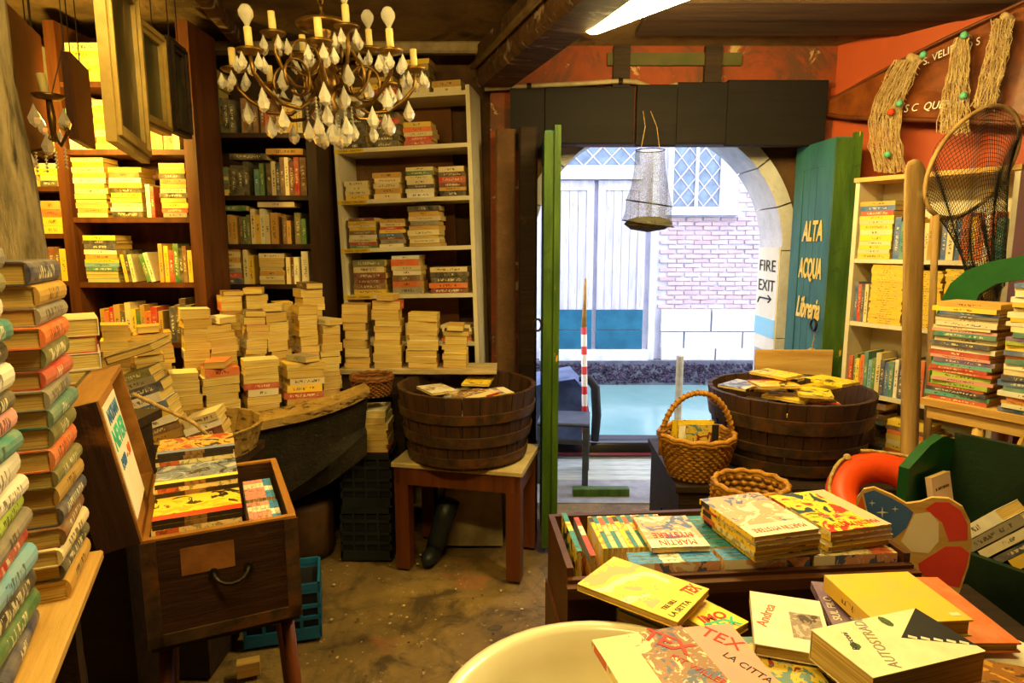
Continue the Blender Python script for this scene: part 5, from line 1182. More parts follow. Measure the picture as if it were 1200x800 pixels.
stack(hbm @ T(-.09, -.08, .045) @ RZ(12) @ RY(-17), 9, (.12, .13), (.16, .18), (.026, .036), 'spine', P_MIX, 'in the left leaning stack of the wooden trough', 'books in the wooden trough', .01, 4, cols=['ochre', 'brown', 'white', 'yellow', 'blue', 'white', 'navy', 'grey', 'olive'], name='novel', kind='novel')
stack(hbm @ T(.10, -.08, .036) @ RZ(12) @ RY(-17), 4, (.11, .12), (.12, .13), (.024, .032), 'spine', P_MIX, 'in the right leaning stack of the wooden trough', 'books in the wooden trough', .008, 4, cols=['black', 'maroon', 'white', 'cream'], name='novel', kind='novel')
add_book(hbm @ T(-.16, -.01, .372) @ RZ(12) @ RY(-17), .16, .22, .028, 'dark brown', 'big dark brown book leaning on top of the wooden trough', 'books in the wooden trough', True, True, name='hardback_book')

# ================================================================== HANGING THINGS, TOP LEFT
def picture(name, label, p00, p10, H_, fw, canvas, framemat, depth=.03, cat='picture', back=False):
    ex = (p10 - p00); ex.z = 0; W_ = ex.length; m = frame(p00, ex)
    t = thing(name, label, cat, m)
    if not back:
        for a in ((0, W_, 0, fw), (0, W_, H_ - fw, H_)): box_obj('frame_bar', a[0], a[1], 0, depth, a[2], a[3], framemat, t)
        for a in ((0, fw), (W_ - fw, W_)): box_obj('frame_bar', a[0], a[1], 0, depth, fw, H_ - fw, framemat, t)
        iw = fw * .35
        for a in ((iw, W_ - iw, iw, fw * .6), (iw, W_ - iw, H_ - fw * .6, H_ - iw)): box_obj('frame_bead', a[0], a[1], -.010, 0, a[2], a[3], framemat, t)
        for a in ((iw, fw * .6), (W_ - fw * .6, W_ - iw)): box_obj('frame_bead', a[0], a[1], -.010, 0, fw * .6, H_ - fw * .6, framemat, t)
        box_obj('canvas', fw, W_ - fw, .012, .016, fw, H_ - fw, canvas, t)
    else:
        box_obj('backing', 0, W_, 0, .008, 0, H_, canvas, t)
        for a in ((0, W_, 0, .03), (0, W_, H_ - .03, H_)): box_obj('stretcher_bar', a[0], a[1], .008, .03, a[2], a[3], framemat, t)
        for a in ((0, .03), (W_ - .03, W_)): box_obj('stretcher_bar', a[0], a[1], .008, .03, .03, H_ - .03, framemat, t)
    for x in (W_ * .25, W_ * .75):
        mb = MB(); mb.tube([(x, depth / 2, H_), (x, depth / 2, CEIL - p00.z)], .002, 4); mb.build('hanging_wire', M['iron'], t)
    return t
def pz(px, py, z): return atZ(px, py, z)
picture('framed_painting', 'large gilt frame with a dark old oil painting', Vector((-1.0, 1.70, 1.855)), Vector((-1.17, 2.16, 1.855)), .52, .055, M['painting'], M['gilt'], .025)
picture('framed_painting', 'smaller gilt frame with a dim greenish painting', Vector((-1.20, 2.20, 1.985)), Vector((-1.235, 2.44, 1.985)), .34, .04, M['painting2'], M['gilt'], .035)
picture('framed_painting', 'dark brown framed picture, farthest of those hung edge on', Vector((-1.25, 2.50, 2.01)), Vector((-1.275, 2.68, 2.01)), .34, .04, M['painting2'], M['dark_wood'], .03)
picture('canvas_back', 'back of a big brown panel hanging by the rough post', at(14, 165, 1.95), at(60, 163, 2.35), .42, .04, M['canvas_back'], M['brown_shelf'], .03, 'panel', True)
picture('canvas_back', 'back of a narrow brown panel hanging before the yellow books', at(92, 163, 2.35), at(112, 170, 2.6), .30, .04, M['canvas_back'], M['brown_shelf'], .03, 'panel', True)
# hanging rail over the pictures
mb = MB(); mb.bbox(0, 2.2, -.03, .03, -.07, 0, .01); tag(mb.build('hanging_rail', M['beam'], None, frame(Vector((-1.03, 1.35, CEIL)), Vector((-.17, 1.0, 0)))), 'rough rail under the ceiling from which the pictures hang', 'rail')

# ---------------------------------------------------------------- crystals
def drop_mesh(h, r, n=6):
    mb = MB(); mb.lathe([(.0006, 0), (r * .35, -h * .22), (r, -h * .62), (r * .72, -h * .85), (.0006, -h)], n); return mb.mesh('crystal_drop', M['crystal'])
DM = [drop_mesh(.07, .02), drop_mesh(.05, .0145), drop_mesh(.038, .01)]
bead_me = None
def bead_string(parent, p, n, step=.011, r=.0055):
    mb = MB()
    for k in range(n): mb.lathe([(.0004, r), (r, 0), (.0004, -r)], 6, 0, T(p[0], p[1], p[2] - k * step))
    o = mb.build('bead_string', M['crystal'], parent); return p[2] - n * step
CC = at(384, 98, 2.12)
cd = thing('chandelier', 'brass chandelier with candle lamps and hanging crystal drops', 'chandelier', T(*CC) @ RY(-3))
mb = MB(); mb.lathe([(.0, -.11), (.012, -.10), (.03, -.08), (.018, -.05), (.035, -.02), (.04, .01), (.016, .04), (.012, .12), (.028, .15), (.03, .17), (.012, .19), (.008, .22)], 16); mb.build('stem', M['brass'], cd, None, True)
mb = MB(); zc = .215
k = 0
while zc + CC.z < CEIL - .03:
    mb.tube([((.009 * math.cos(a)) if k % 2 else 0, 0 if k % 2 else (.009 * math.cos(a)), zc + .016 + .016 * math.sin(a)) for a in [2 * PI * q / 8 for q in range(8)]], .0025, 5, closed=True); zc += .026; k += 1
mb.build('chain', M['brass'], cd, None, True)
mb = MB(); mb.lathe([(0, CEIL - CC.z), (.05, CEIL - CC.z), (.045, CEIL - CC.z - .02), (.012, CEIL - CC.z - .035), (0, CEIL - CC.z - .035)], 16); mb.build('ceiling_rose', M['brass'], cd, None, True)
mb = MB(); mb.lathe([(.025, .16), (.075, .17), (.085, .185), (.07, .18), (.02, .168)], 20); mb.build('crown_ring', M['brass'], cd, None, True)
def cd_arm(ang, R_, z0, zt, bulb):
    m = RZ(ang); pr = [(.02, z0), (.07, z0 - .06), (.13 * R_ / .3, z0 - .095), (.2 * R_ / .3, z0 - .09), (.26 * R_ / .3, z0 - .05), (R_ * .98, zt - .05), (R_, zt)]
    arm = link('arm', None, cd, m)
    mb = MB(); mb.tube([(r, 0, z) for r, z in pr], .0065, 7)
    mb.tube([(R_ * .42 + .048 * math.cos(a), 0, z0 + .0 + .055 * math.sin(a)) for a in [PI * 1.9 * q / 16 - .6 for q in range(17)]], .005, 6)
    mb.build('arm_scroll', M['brass'], arm, None, True)
    mb = MB(); mb.lathe([(.004, zt - .004), (.034, zt + .004), (.040, zt + .012), (.036, zt + .010), (.006, zt + .004)], 14, 0, T(R_, 0, 0)); mb.build('drip_pan', M['brass'], arm, None, True)
    mb = MB(); mb.lathe([(.0, zt + .075), (.011, zt + .073), (.0115, zt + .006), (0, zt + .006)], 12, 0, T(R_, 0, 0)); mb.build('candle_sleeve', M['candle'], arm, None, True)
    if bulb:
        pts = [(.006, 0), (.008, .008), (.021, .03), (.022, .042), (.014, .058), (.0, .062)] if bulb == 1 else [(.007, 0), (.011, .012), (.0115, .04), (.007, .055), (0, .06)]
        mb = MB(); mb.lathe([(r, zt + .074 + z) for r, z in pts], 14, 0, T(R_, 0, 0)); mb.build('bulb', M['bulb_glass'], arm, None, True)
    for q in range(5):
        a = 2 * PI * q / 5 + .3; x, y = R_ + .038 * math.cos(a), .038 * math.sin(a)
        link('crystal_drop', DM[1], arm, T(x, y, zt - .002) @ RZ(q * 40))
    link('crystal_drop', DM[0], arm, T(.2 * R_ / .3, 0, z0 - .10)); link('crystal_drop', DM[0], arm, T(R_ * .9, .0, zt - .09))
for k in range(8): cd_arm(45 * k + 12, .285, .0, .035 + .0 * (k % 2), (0, 2, 0, 0, 0, 1, 0, 1)[k])
for k in range(4): cd_arm(90 * k + 40, .165, .07, .12, (1, 0, 0, 1)[k])
for k in range(10):
    a = 2 * PI * k / 10; r = .075 if k % 2 else .045; z = bead_string(cd, (r * math.cos(a), r * math.sin(a), -.06), 5 if k % 2 else 7)
    link('crystal_drop', DM[0], cd, T(r * math.cos(a), r * math.sin(a), z + .004))
link('crystal_drop', DM[0], cd, T(0, 0, -.112))
# wall sconce with crystals at the far left
SCp = at(60, 130, 1.95)
sn = thing('crystal_sconce', 'small crystal candle bracket hanging beside the rough post', 'sconce', T(*SCp))
mb = MB(); mb.tube([(0, 0, -.09), (.0, 0, -.02), (-.004, 0, .04)], [.006, .012, .008], 8); mb.lathe([(.004, -.0), (.035, .006), (.045, .016), (.036, .012)], 14, 0, T(-.004, 0, .03)); mb.build('stem', M['brass'], sn, None, True)
mb = MB(); mb.lathe([(0, .11), (.012, .108), (.013, .045), (0, .045)], 10, 0, T(-.006, 0, 0) @ RY(-8)); mb.build('candle_sleeve', M['candle'], sn, None, True)
mb = MB(); mb.tube([(.0, 0, -.06), (-.03, 0, -.11), (-.08, 0, -.12), (-.1, 0, -.08)], .006, 6); mb.tube([(.0, 0, -.06), (.02, 0, -.1), (.045, 0, -.06), (.03, 0, -.03)], .006, 6); mb.build('arm', M['brass'], sn, None, True)
mb = MB(); mb.tube([(0, 0, .03), (.03, .04, .2), (.02, .06, CEIL - SCp.z)], .002, 4); mb.build('hanging_wire', M['iron'], sn)
for k, (x, z) in enumerate(((-.045, .02), (-.03, -.02), (.03, .01), (.045, .0), (-.02, -.06), (.012, -.05), (-.095, -.05), (-.075, -.12))): link('crystal_drop', DM[k % 2], sn, T(x, .01 * (k % 3 - 1), z))
for k, x in enumerate((-.09, -.06, -.03, .0, .03)): bead_string(sn, (x, 0, -.11 - .01 * (k % 2)), 5 + k % 3, .011, .0055)

# ================================================================== RIGHT WALL: BOAT, NETS, OAR
def wallpx(px, py, d):
    p = atP(px, py, RC + RN * d, RN); q = p - RC; return Vector((q.dot(RU), d, p.z))     # (along, off the wall, up)
WLF = frame(RC, RU, RN) if RU.cross(RN).z > 0 else None
kb_o = [(948, 133), (985, 113), (1035, 88), (1080, 66), (1130, 42), (1180, 18), (1262, -22), (1400, -80), (1400, 160), (1262, 152), (1200, 149), (1100, 144), (1050, 142), (1000, 139)]
kb = thing('wall_boat', 'varnished pointed wooden boat half mounted on the orange wall', 'boat', T(*RC))
def W3(p): return RU * p.x + RN * p.y + Vector((0, 0, p.z))
outl = [wallpx(x, y, .02) for x, y in kb_o]; zmid = wallpx(1100, 110, .02).z
fr_o = []
for i, p in enumerate(outl):
    k = min(1, max(0, p.x / .5)); fr_o.append(Vector((p.x + (.03 if i == 0 else 0), .02 + .03 + .09 * k, p.z + (zmid - p.z) * (.08 if i < 8 else .02))))
n = len(outl); mb = MB(); mb.add([tuple(W3(p)) for p in outl + fr_o], [tuple(range(n)), tuple(range(2 * n - 1, n - 1, -1))] + [(i, (i + 1) % n, (i + 1) % n + n, i + n) for i in range(n)])
mb.build('hull', M['kayak'], kb)
mb = MB(); mb.tube([W3(fr_o[i] + Vector((0, .004, 0))) for i in (0, 13, 12, 11, 10, 9, 8)], .012, 7); mb.build('keel_rail', M['red_wood'], kb, None, True)
mb = MB(); mb.tube([W3(fr_o[i] + Vector((0, .003, 0))) for i in range(0, 8)], .008, 7); mb.build('gunwale_rail', M['red_wood'], kb, None, True)
def boat_text(body, px, py, size, wd_, shr=.25):
    d = .145; p = wallpx(px, py, d); m = frame(W3(p), RU, Vector((0, 0, 1))); 
    if (m.to_3x3() @ Vector((0, 0, 1))).dot(RN) < 0: m = frame(W3(p), -RU, Vector((0, 0, 1)))
    return m
ex_t = RU
for body, px, py, sz, wd_, tilt in (('S C  QUERINI', 1093, 124, .05, .26, -3), ('S. VELIERI', 1104, 63, .045, .17, 14), ('O S', 1139, 52, .045, .06, 14)):
    lettering(body, sz, M['white_paint'], kb, boat_text(body, px, py, sz, wd_) @ RZ(tilt), .2, .001, width=wd_)
mb = MB(); mb.lathe([(.0, .004), (.022, .004), (.026, 0)], 14); hm = frame(W3(wallpx(1033, 108, .09)), RU, Vector((0, 0, 1))); mb.build('ring_bolt', M['iron'], kb, hm)
# draped nets: bundles of strands over the boat
def net_bundle(label, top, bot, wt, wb_, n, d, floats=()):
    t = thing('fishing_net', label, 'net', T(*RC)); mb = MB()
    for i in range(n):
        u = i / (n - 1) - .5; pts = []; ph = rnd.uniform(0, 6); dd = d + rnd.uniform(0, .02)
        for q in range(10):
            s_ = q / 9; w = wt + (wb_ - wt) * s_ ** .7
            px = top[0] + (bot[0] - top[0]) * s_ + u * w + rnd.uniform(-3.2, 3.2) - (bot[2] if len(bot) > 2 else 0) * math.sin(PI * s_); py = top[1] + (bot[1] - top[1]) * s_ + (abs(u) * -6 * s_) + rnd.uniform(-.5, .5)
            p = wallpx(px, py, dd + .012 * math.sin(q * .9 + ph)); pts.append(W3(p))
        mb.tube(pts, .0017, 4)
    for q in range(26):
        s_ = .05 + .93 * q / 25; w = wt + (wb_ - wt) * s_ ** .7; pts = []
        for k in range(7):
            u = k / 6 - .5; px = top[0] + (bot[0] - top[0]) * s_ + u * w - (bot[2] if len(bot) > 2 else 0) * math.sin(PI * s_); py = top[1] + (bot[1] - top[1]) * s_ + 4 * math.sin(k * 2.2 + q) + u * 5
            pts.append(W3(wallpx(px, py, d + .024 + .008 * math.sin(k + q))))
        mb.tube(pts, .0013, 4)
    o = mb.build('netting', M['net_beige'], t); o['kind'] = 'stuff'
    p0 = wallpx(top[0], top[1], d); mb = MB(); mb.tube([W3(Vector((p0.x, .01, p0.z + .01))), W3(Vector((p0.x, d, p0.z + .012)))], wt / F * 3 * .16, 8); mb.build('fold', M['net_beige'], t, None, True)
    for px, py, m_ in floats:
        c = W3(wallpx(px, py, d + .045)); mb = MB(); mb.lathe([(.0, -.014), (.012, -.012), (.016, 0), (.012, .012), (0, .014)], 10, 0, T(*c) @ RX(70)); mb.build('float', m_, t, None, True)
    return t
net_bundle('beige fishing net hung nearest the boat tip', (1066, 70), (1043, 203, 16), 30, 38, 60, .17, ((1082, 64, M['float']), (1054, 121, M['float']), (1040, 181, M['float']), (1044, 131, M['orange_plastic'])))
net_bundle('beige fishing net hung in the middle of the boat', (1129, 44), (1117, 158, 2), 14, 36, 46, .18, ((1130, 41, M['float']), (1129, 112, M['float'])))
net_bundle('beige fishing net hung at the right end of the boat', (1176, 22), (1152, 128, -2), 24, 26, 46, .185)
# oar
o1 = at(1073, 187, 2.52); o2 = at(1064, 600, 2.5); dv = (o2 - o1); foot = o1 + dv * ((o1.z - .0) / (o1.z - o2.z))
OF = frame(foot, Vector((1, .25, 0)), None, (o1 - foot).normalized()); OL = (o1 - foot).length
ezz = (o1 - foot).normalized(); exx = Vector((1, .3, 0)); exx = (exx - ezz * exx.dot(ezz)).normalized(); OF = frame(foot, exx, ezz.cross(exx))
oa = thing('wooden_oar', 'weathered wooden oar standing blade up before the pale bookcase', 'oar', OF)
mb = MB(); v = []; f = []; prof = [(0, .03, .028), (.5, .032, .028), (.9, .036, .026), (1.15, .042, .022), (1.45, .05, .014), (OL - .12, .055, .010), (OL - .04, .052, .009), (OL - .012, .038, .008), (OL, .014, .006)]
for z, a, b in prof:
    for j in range(12): an = 2 * PI * j / 12; v.append((a * math.cos(an), b * math.sin(an), z))
for i in range(len(prof) - 1):
    for j in range(12): f.append((i * 12 + j, i * 12 + (j + 1) % 12, (i + 1) * 12 + (j + 1) % 12, (i + 1) * 12 + j))
f += [tuple(range(12)), tuple(range(len(v) - 12, len(v)))]; mb.add(v[:], f); mb.build('shaft_and_blade', M['oar'], oa, None, True)
mb = MB(); mb.lathe([(.036, .62), (.04, .62), (.04, .65), (.036, .65)], 12); mb.build('rope_binding', M['rope'], oa)
# landing net with hoop, handle and black bag
LT = 2.48
ln = thing('landing_net', 'black landing net with a wooden hoop and handle', 'net', T(*at(1140, 190, LT)))
c0 = at(1140, 190, LT); ea = (at(1183, 128, LT) - c0); eb = (at(1180, 215, LT + .04) - c0)
hoop = [ea * math.cos(2 * PI * k / 40) + eb * math.sin(2 * PI * k / 40) * .86 for k in range(40)]
mb = MB(); mb.tube(hoop, .0085, 8, closed=True); mb.build('hoop', M['oar'], ln, None, True)
h0 = min(hoop, key=lambda p: (p + ea).length); he = at(1078, 735, LT + .12) - c0
mb = MB(); mb.tube([h0, h0 * .6 + he * .4, he], [.012, .014, .015], 8); mb.build('handle', M['oar'], ln, None, True)
mb = MB(); v = []; f = []; nr, nc = 44, 96; dirn = at(1160, 345, LT + .0) - c0
for i in range(nr + 1):
    s_ = i / nr; sh = (1 - s_ * .62) * (1 - .12 * math.sin(PI * s_))
    for k in range(nc):
        a = 2 * PI * k / nc; p = (ea * math.cos(a) + eb * math.sin(a) * .86) * sh
        p = p * (1 - s_ * .35) + dirn * (s_ ** 1.25) + Vector((.012 * math.sin(a * 5 + s_ * 6), .012 * math.cos(a * 4), -.05 * s_ * math.sin(PI * s_))); v.append(tuple(p))
for i in range(nr):
    for k in range(nc): f.append((i * nc + k, i * nc + (k + 1) % nc, (i + 1) * nc + (k + 1) % nc, (i + 1) * nc + k))
mb.add(v, f); bag = mb.build('net_bag', M['net_black'], ln); bag['kind'] = 'stuff'
wf = bag.modifiers.new('twine', 'WIREFRAME'); wf.thickness = .0026; wf.use_even_offset = False; wf.use_replace = True

# ---------------------------------------------------------------- table of magazines on the right
tp0 = atZ(1086, 467, 1.05); tp0.z = 0
MT = frame(tp0, RU, -RN); 
mt = thing('trestle_table', 'small pine table carrying the stacked colourful books', 'table', MT)
box_obj('tabletop', -.02, .66, 0, .27, 1.025, 1.05, M['pine'], mt)
box_obj('apron', .0, .62, .01, .03, .98, 1.025, M['pine'], mt)
for x in (.16, .58):
    for y in (.03, .23): mb = MB(); mb.tube([(x, y, 1.02), (x - .02 if x < .3 else x + .02, y, .0)], [.02, .018], 8); mb.build('leg', M['pine_y'], mt, None, True)
for a, b in (((.30, .02, 1.0), (.20, .02, .6)), ((.40, .02, 1.0), (.52, .02, .6))): mb = MB(); mb.tube([a, b], .013, 6); mb.build('brace', M['pine_y'], mt)
G_M = 'books stacked on the pine table'
stack(MT @ T(.085, .02, 1.0505), 25, (.14, .15), (.18, .2), (.009, .017), 'spine', P_BRIGHT, 'in the left stack on the pine table', G_M, .008, 2.5, cols=['red', 'turquoise', 'navy', 'red', 'lime', 'pink', 'lime', 'red', 'red', 'turquoise', 'purple', 'pink', 'red', 'white', 'navy', 'cream', 'teal', 'pink', 'cream', 'ivory', 'cream', 'navy', 'blue', 'yellow', 'ochre'], kind='softcover', name='softcover_book')
stack(MT @ T(.318, .005, 1.0505), 27, (.14, .15), (.19, .21), (.009, .019), 'spine', P_BRIGHT, 'in the middle stack on the pine table', G_M, .01, 2.5, cols=['blue', 'ivory', 'ochre', 'orange', 'white', 'teal', 'blue', 'navy', 'cream', 'ivory', 'teal', 'orange', 'blue', 'yellow', 'lime', 'purple', 'teal', 'cream', 'white', 'yellow', 'ivory', 'cream', 'yellow', 'white', 'ivory', 'cream'], kind='softcover', name='softcover_book')
stack(MT @ T(.54, .0, 1.0505), 14, (.14, .15), (.18, .2), (.012, .02), 'spine', P_BRIGHT, 'in the right stack on the pine table', G_M, .008, 2.5, kind='softcover', name='softcover_book')
# green curved boat plank standing behind the stacks
gp = MT @ Vector((0, .215, 0)); gp.z = 0; gn = -RN
def gpx(px, py): p = atP(px, py, gp, gn) - gp; return (p.dot(RU), p.z)
ol = [gpx(*q) for q in ((1098, 372), (1106, 350), (1116, 332), (1134, 317), (1160, 307), (1200, 299), (1230, 298), (1230, 326), (1200, 327), (1170, 332), (1150, 344), (1142, 360), (1140, 372))]
mb = MB(); mb.prism(ol, -.015, .015, 0, frame(Vector((0, 0, 0)), RU, Vector((0, 0, 1)))); 
gpo = thing('green_boat_rib', 'curved green painted boat rib standing behind the book stacks', 'boat part', T(gp.x, gp.y, 0)); mb.build('rib', M['green_boat'], gpo)
zb = min(z for x, z in ol); xb = [x for x, z in ol]; 
mb = MB(); mb.prism([(min(xb), 1.051), (min(xb) + .1, 1.051), (min(xb) + .1, zb), (min(xb), zb)], -.013, .013, 0, frame(Vector((0, 0, 0)), RU, Vector((0, 0, 1)))); mb.build('foot', M['green_boat'], gpo)
# dark bench, green boat end with leaning books
dk = thing('dark_bench', 'dark low bench in the lower right corner', 'bench', T(.93, 1.33, 0))
box_obj('top', 0, .34, 0, .36, .63, .66, M['dark_wood'], dk)
for x in (.04, .30):
    for y in (.04, .32): box_obj('leg', x - .03, x + .03, y - .03, y + .03, 0, .63, M['dark_wood'], dk)
GT = frame(Vector((1.21, 1.88, 0)), RU, -RN)
gt = thing('green_boat_end', 'dark green boat end holding leaning books at lower right', 'boat', GT)
box_obj('floor_board', 0, .6, 0, .25, .70, .72, M['dark_green'], gt); box_obj('front_board', 0, .6, -.02, 0, .40, .735, M['dark_green'], gt)
mb = MB(); mb.prism([(-.02, .0), (.25, .0), (.25, .98), (.18, 1.0), (.1, .985), (-.02, .93)], -.03, 0, 0, frame(Vector((0, 0, 0)), Vector((0, 1, 0)), Vector((0, 0, 1)))); mb.build('end_board', M['green_boat'], gt)
box_obj('back_board', 0, .6, .25, .27, .0, 1.0, M['dark_green'], gt); box_obj('support', 0.02, .58, .05, .2, 0, .70, M['dark_green'], gt)
G_G = 'books leaning in the green boat end'
row(GT @ T(0, .0, .7205), .10, .62, .2, (.016, .034), P_BRIGHT, 'in the green boat end', G_G, kind='softcover', cols=['white', 'grey', 'ivory', 'navy', 'yellow', 'cream', 'green', 'red', 'yellow', 'ivory', 'red'], lean=42, W=(.13, .15), name='softcover_book')
pbk = add_book(frame(GT @ Vector((.055, .10, .7205)), -RN) @ RX(78) @ T(0, .09, 0), .115, .18, .018, 'cream', 'pale pink book standing face on in the green boat end', G_G, True, name='softcover_book', rgb=(226, 190, 160))
lettering('IL RITORNO', .012, M['brown_shelf'], pbk, T(0, .05, .0185), width=.08); mb = MB(); mb.lathe([(0, .0005), (.02, .0005)], 8); mb.build('cover_print', M['ink'], pbk, T(.01, -.03, .0183) @ Matrix.Scale(1.3, 4, (0, 1, 0)))
# cut-out board with plain painted patches (no figure)
CB_T = 1.63
bn_ = (O - at(1070, 640, CB_T)); bn_.z = 0; bn_.normalize(); bc0 = at(1070, 640, CB_T)
def cbx(px, py):
    p = atP(px, py, bc0, bn_) - bc0; ex = Vector((0, 0, 1)).cross(bn_); return (p.dot(ex), p.z)
CBF = frame(bc0, Vector((0, 0, 1)).cross(bn_), Vector((0, 0, 1)))
cb = thing('cutout_board', 'painted wooden cut-out board in blue, cream and red beside the comics cabinet', 'board', CBF)
def patch(name, pts, d0, d1, mat): mb = MB(); mb.prism([cbx(*p) for p in pts], d0, d1); return mb.build(name, mat, cb)
low = (.66 - bc0.z)
body = [cbx(*p) for p in ((1001, 600), (1004, 583), (1012, 573), (1024, 571), (1045, 580), (1062, 590), (1078, 588), (1092, 583), (1112, 584), (1128, 594), (1137, 612), (1139, 640), (1135, 664), (1126, 690))]
body += [(body[-1][0] - .02, low), (body[0][0] + .12, low), (body[0][0] + .06, body[0][1] - .1)]
mb = MB(); mb.prism(body, -.012, 0); mb.build('panel', M['pine'], cb)
patch('blue_patch', ((1012, 578), (1024, 574), (1044, 583), (1062, 593), (1070, 600), (1062, 618), (1048, 630), (1030, 628), (1018, 605)), 0, .001, surf('sky_blue_paint', (72, 106, 172), (60, 92, 156), 6, .5))
patch('peach_patch', ((1003, 598), (1010, 580), (1016, 604), (1028, 628), (1046, 634), (1060, 648), (1062, 660), (1030, 640), (1010, 620)), 0, .001, M['orange_ink'])
patch('cream_patch', ((1064, 618), (1072, 602), (1090, 600), (1100, 612), (1100, 634), (1088, 648), (1068, 646), (1056, 634)), 0, .001, surf('cream_paint', (238, 220, 190), (228, 206, 172), 6, .5))
patch('red_patch', ((1076, 660), (1092, 650), (1108, 640), (1126, 640), (1136, 648), (1132, 664), (1124, 688), (1100, 684), (1078, 672)), 0, .001, surf('coral_red_paint', (220, 74, 62), (206, 60, 50), 6, .5))
patch('scarlet_patch', ((1084, 596), (1096, 588), (1112, 588), (1126, 598), (1134, 614), (1134, 632), (1112, 634), (1104, 612)), 0, .001, MATS['coral_red_paint'])
for px, py, r in ((1034, 600, 7), (1022, 589, 4), (1049, 596, 4)):
    pts = []
    for k in range(8): a = PI * k / 4; rr = r if k % 2 == 0 else r * .18; pts.append((px + rr * math.cos(a), py + rr * math.sin(a)))
    patch('white_star', pts, .001, .002, M['white_paint'])
# tall wicker basket behind the cabinet, against the chest
basket('tall wicker basket standing before the dark chest', T(.885, 2.30, 0), .11, .13, .71, 0, M['wicker'], 30, 22)

# ================================================================== DISPLAY CABINET OF COMICS
DF = frame(Vector((.115, 1.245, 0)), Vector((.996, .087, 0))); DWI, DD, DZT = .755, .285, .935
dcb = thing('display_cabinet', 'brown display cabinet with a tray of comics', 'cabinet', DF)
box_obj('body', .03, DWI - .03, .02, DD - .01, 0, DZT - .17, M['cab'], dcb)
box_obj('tray_floor', .012, DWI - .012, .012, DD - .012, DZT - .17, DZT - .158, M['cab'], dcb)
for a in ((0, DWI, 0, .014), (0, DWI, DD - .014, DD), (0, .014, .014, DD - .014), (DWI - .014, DWI, .014, DD - .014)): box_obj('tray_side', *a, DZT - .17, DZT - (.02 if a[3] == .014 and a[0] == 0 and a[1] == DWI else 0), M['cab'], dcb)
box_obj('front_ledge', -.004, DWI + .004, -.02, 0, DZT - .052, DZT - .028, M['cab'], dcb)
box_obj('side_panel', -.006, .0, 0, DD, .02, DZT - .17, M['cab'], dcb)
box_obj('front_panel', .04, DWI - .04, .008, .02, .06, DZT - .2, M['cab'], dcb)
G_C = 'comics in the display cabinet'; TFZ = DZT - .1575
SPU = Matrix(((0, 1, 0, 0), (0, 0, -1, 0), (-1, 0, 0, 0), (0, 0, 0, 1)))
for g in range(3):
    for r_ in range(4):
        comic(DF @ T(.135 + .20 * g + .1 + rnd.uniform(-.003, .003), .032 + r_ * .0135, TFZ + .0785) @ SPU, .155, .19, .012, ART[2], (SP_BLUE, SP_BLUE, SP_BLUE if g < 2 else SP_CREAM)[g], f"{'blue' if g < 2 else 'pale'} spined comic, {ORD[r_ + 1]} from the front in the cabinet's {('left', 'middle', 'right')[g]} front file", G_C)
x = .095; k = 1
while x < .27:
    t = .010 if k % 3 else .012
    comic(DF @ T(x, .182, TFZ + .078) @ RY(90), .155, .17, t, ART[0], (SP_CREAM, SP_YEL, SP_TEAL, SP_CREAM, SP_TEAL)[k % 5], f"{('cream', 'yellow', 'teal', 'cream', 'teal')[k % 5]} spined comic, {ORD[k]} upright from the cabinet's left end", G_C)
    x += t + .0012; k += 1
for i, (x, ln_) in enumerate(((.03, 14), (.06, 20))):
    comic(DF @ T(x, .165, TFZ + .0785 + .012 * (1 - i)) @ RY(90), .155, .2, .012, (ART[9], ART[7])[i], (SP_TEAL, SP_RED)[i], ('blue and red comic leaning against the left side of the cabinet tray', 'second leaning comic at the left of the cabinet tray')[i], G_C)
# hidden packing rows under the flat piles
for g in range(2):
    for r_ in range(8):
        comic(DF @ T(.29 + .215 * g + .1, .10 + r_ * .021, TFZ + .0785) @ SPU, .155, .2, .018, ART[8], (SP_TEAL, SP_CREAM)[g], f"{('teal', 'cream')[g]} spined comic, {ORD[r_ + 1]} from the front in the cabinet's {('left', 'right')[g]} rear file", G_C)
def comic_px(TL_, TR_, BL_, z, Tk, art, spn, label, group, name='comic_book', hard=False, col='cream', cat=None, dims=None, parts=True):
    a, b, c = atZ(*TL_, z), atZ(*TR_, z), atZ(*BL_, z)
    ex = b - a; W_ = ex.length; ex.normalize(); dn = c - a; ey = -(dn - ex * dn.dot(ex)); L_ = ey.length
    if dims: W_, L_ = dims
    cen = a + (b - a) * .5 - ey.normalized() * L_ * .5
    m = frame(Vector((cen.x, cen.y, z - Tk)), ex)
    o = add_book(m, W_, L_, Tk, col, label, group, True, hard, False, cat or ('comic book' if name == 'comic_book' else 'book'), name, (art, spn) if art else None)
    return o, q5(W_, .005), q5(L_, .01), q5(Tk, .002), m
def title(o, body, x, y, Tk, size, mat, rot, wd_=None, nm='title_lettering', bold=0): return lettering(body, size, mat, o, T(x, y, Tk + .0004) @ RZ(rot), 0, .0003, nm, 1, wd_, 'CENTER', bold)
ZT = TFZ + .159
o, W_, L_, Tk, m = comic_px((742, 606), (803, 604), (777, 641), ZT + .012, .012, ART[2], SP_CREAM, 'pale comic lying flat in the middle of the cabinet tray', G_C)
title(o, 'MARTIN\nMYSTERE', 0, -L_ * .24, Tk, .036, M['red_ink'], 180, W_ * .7)
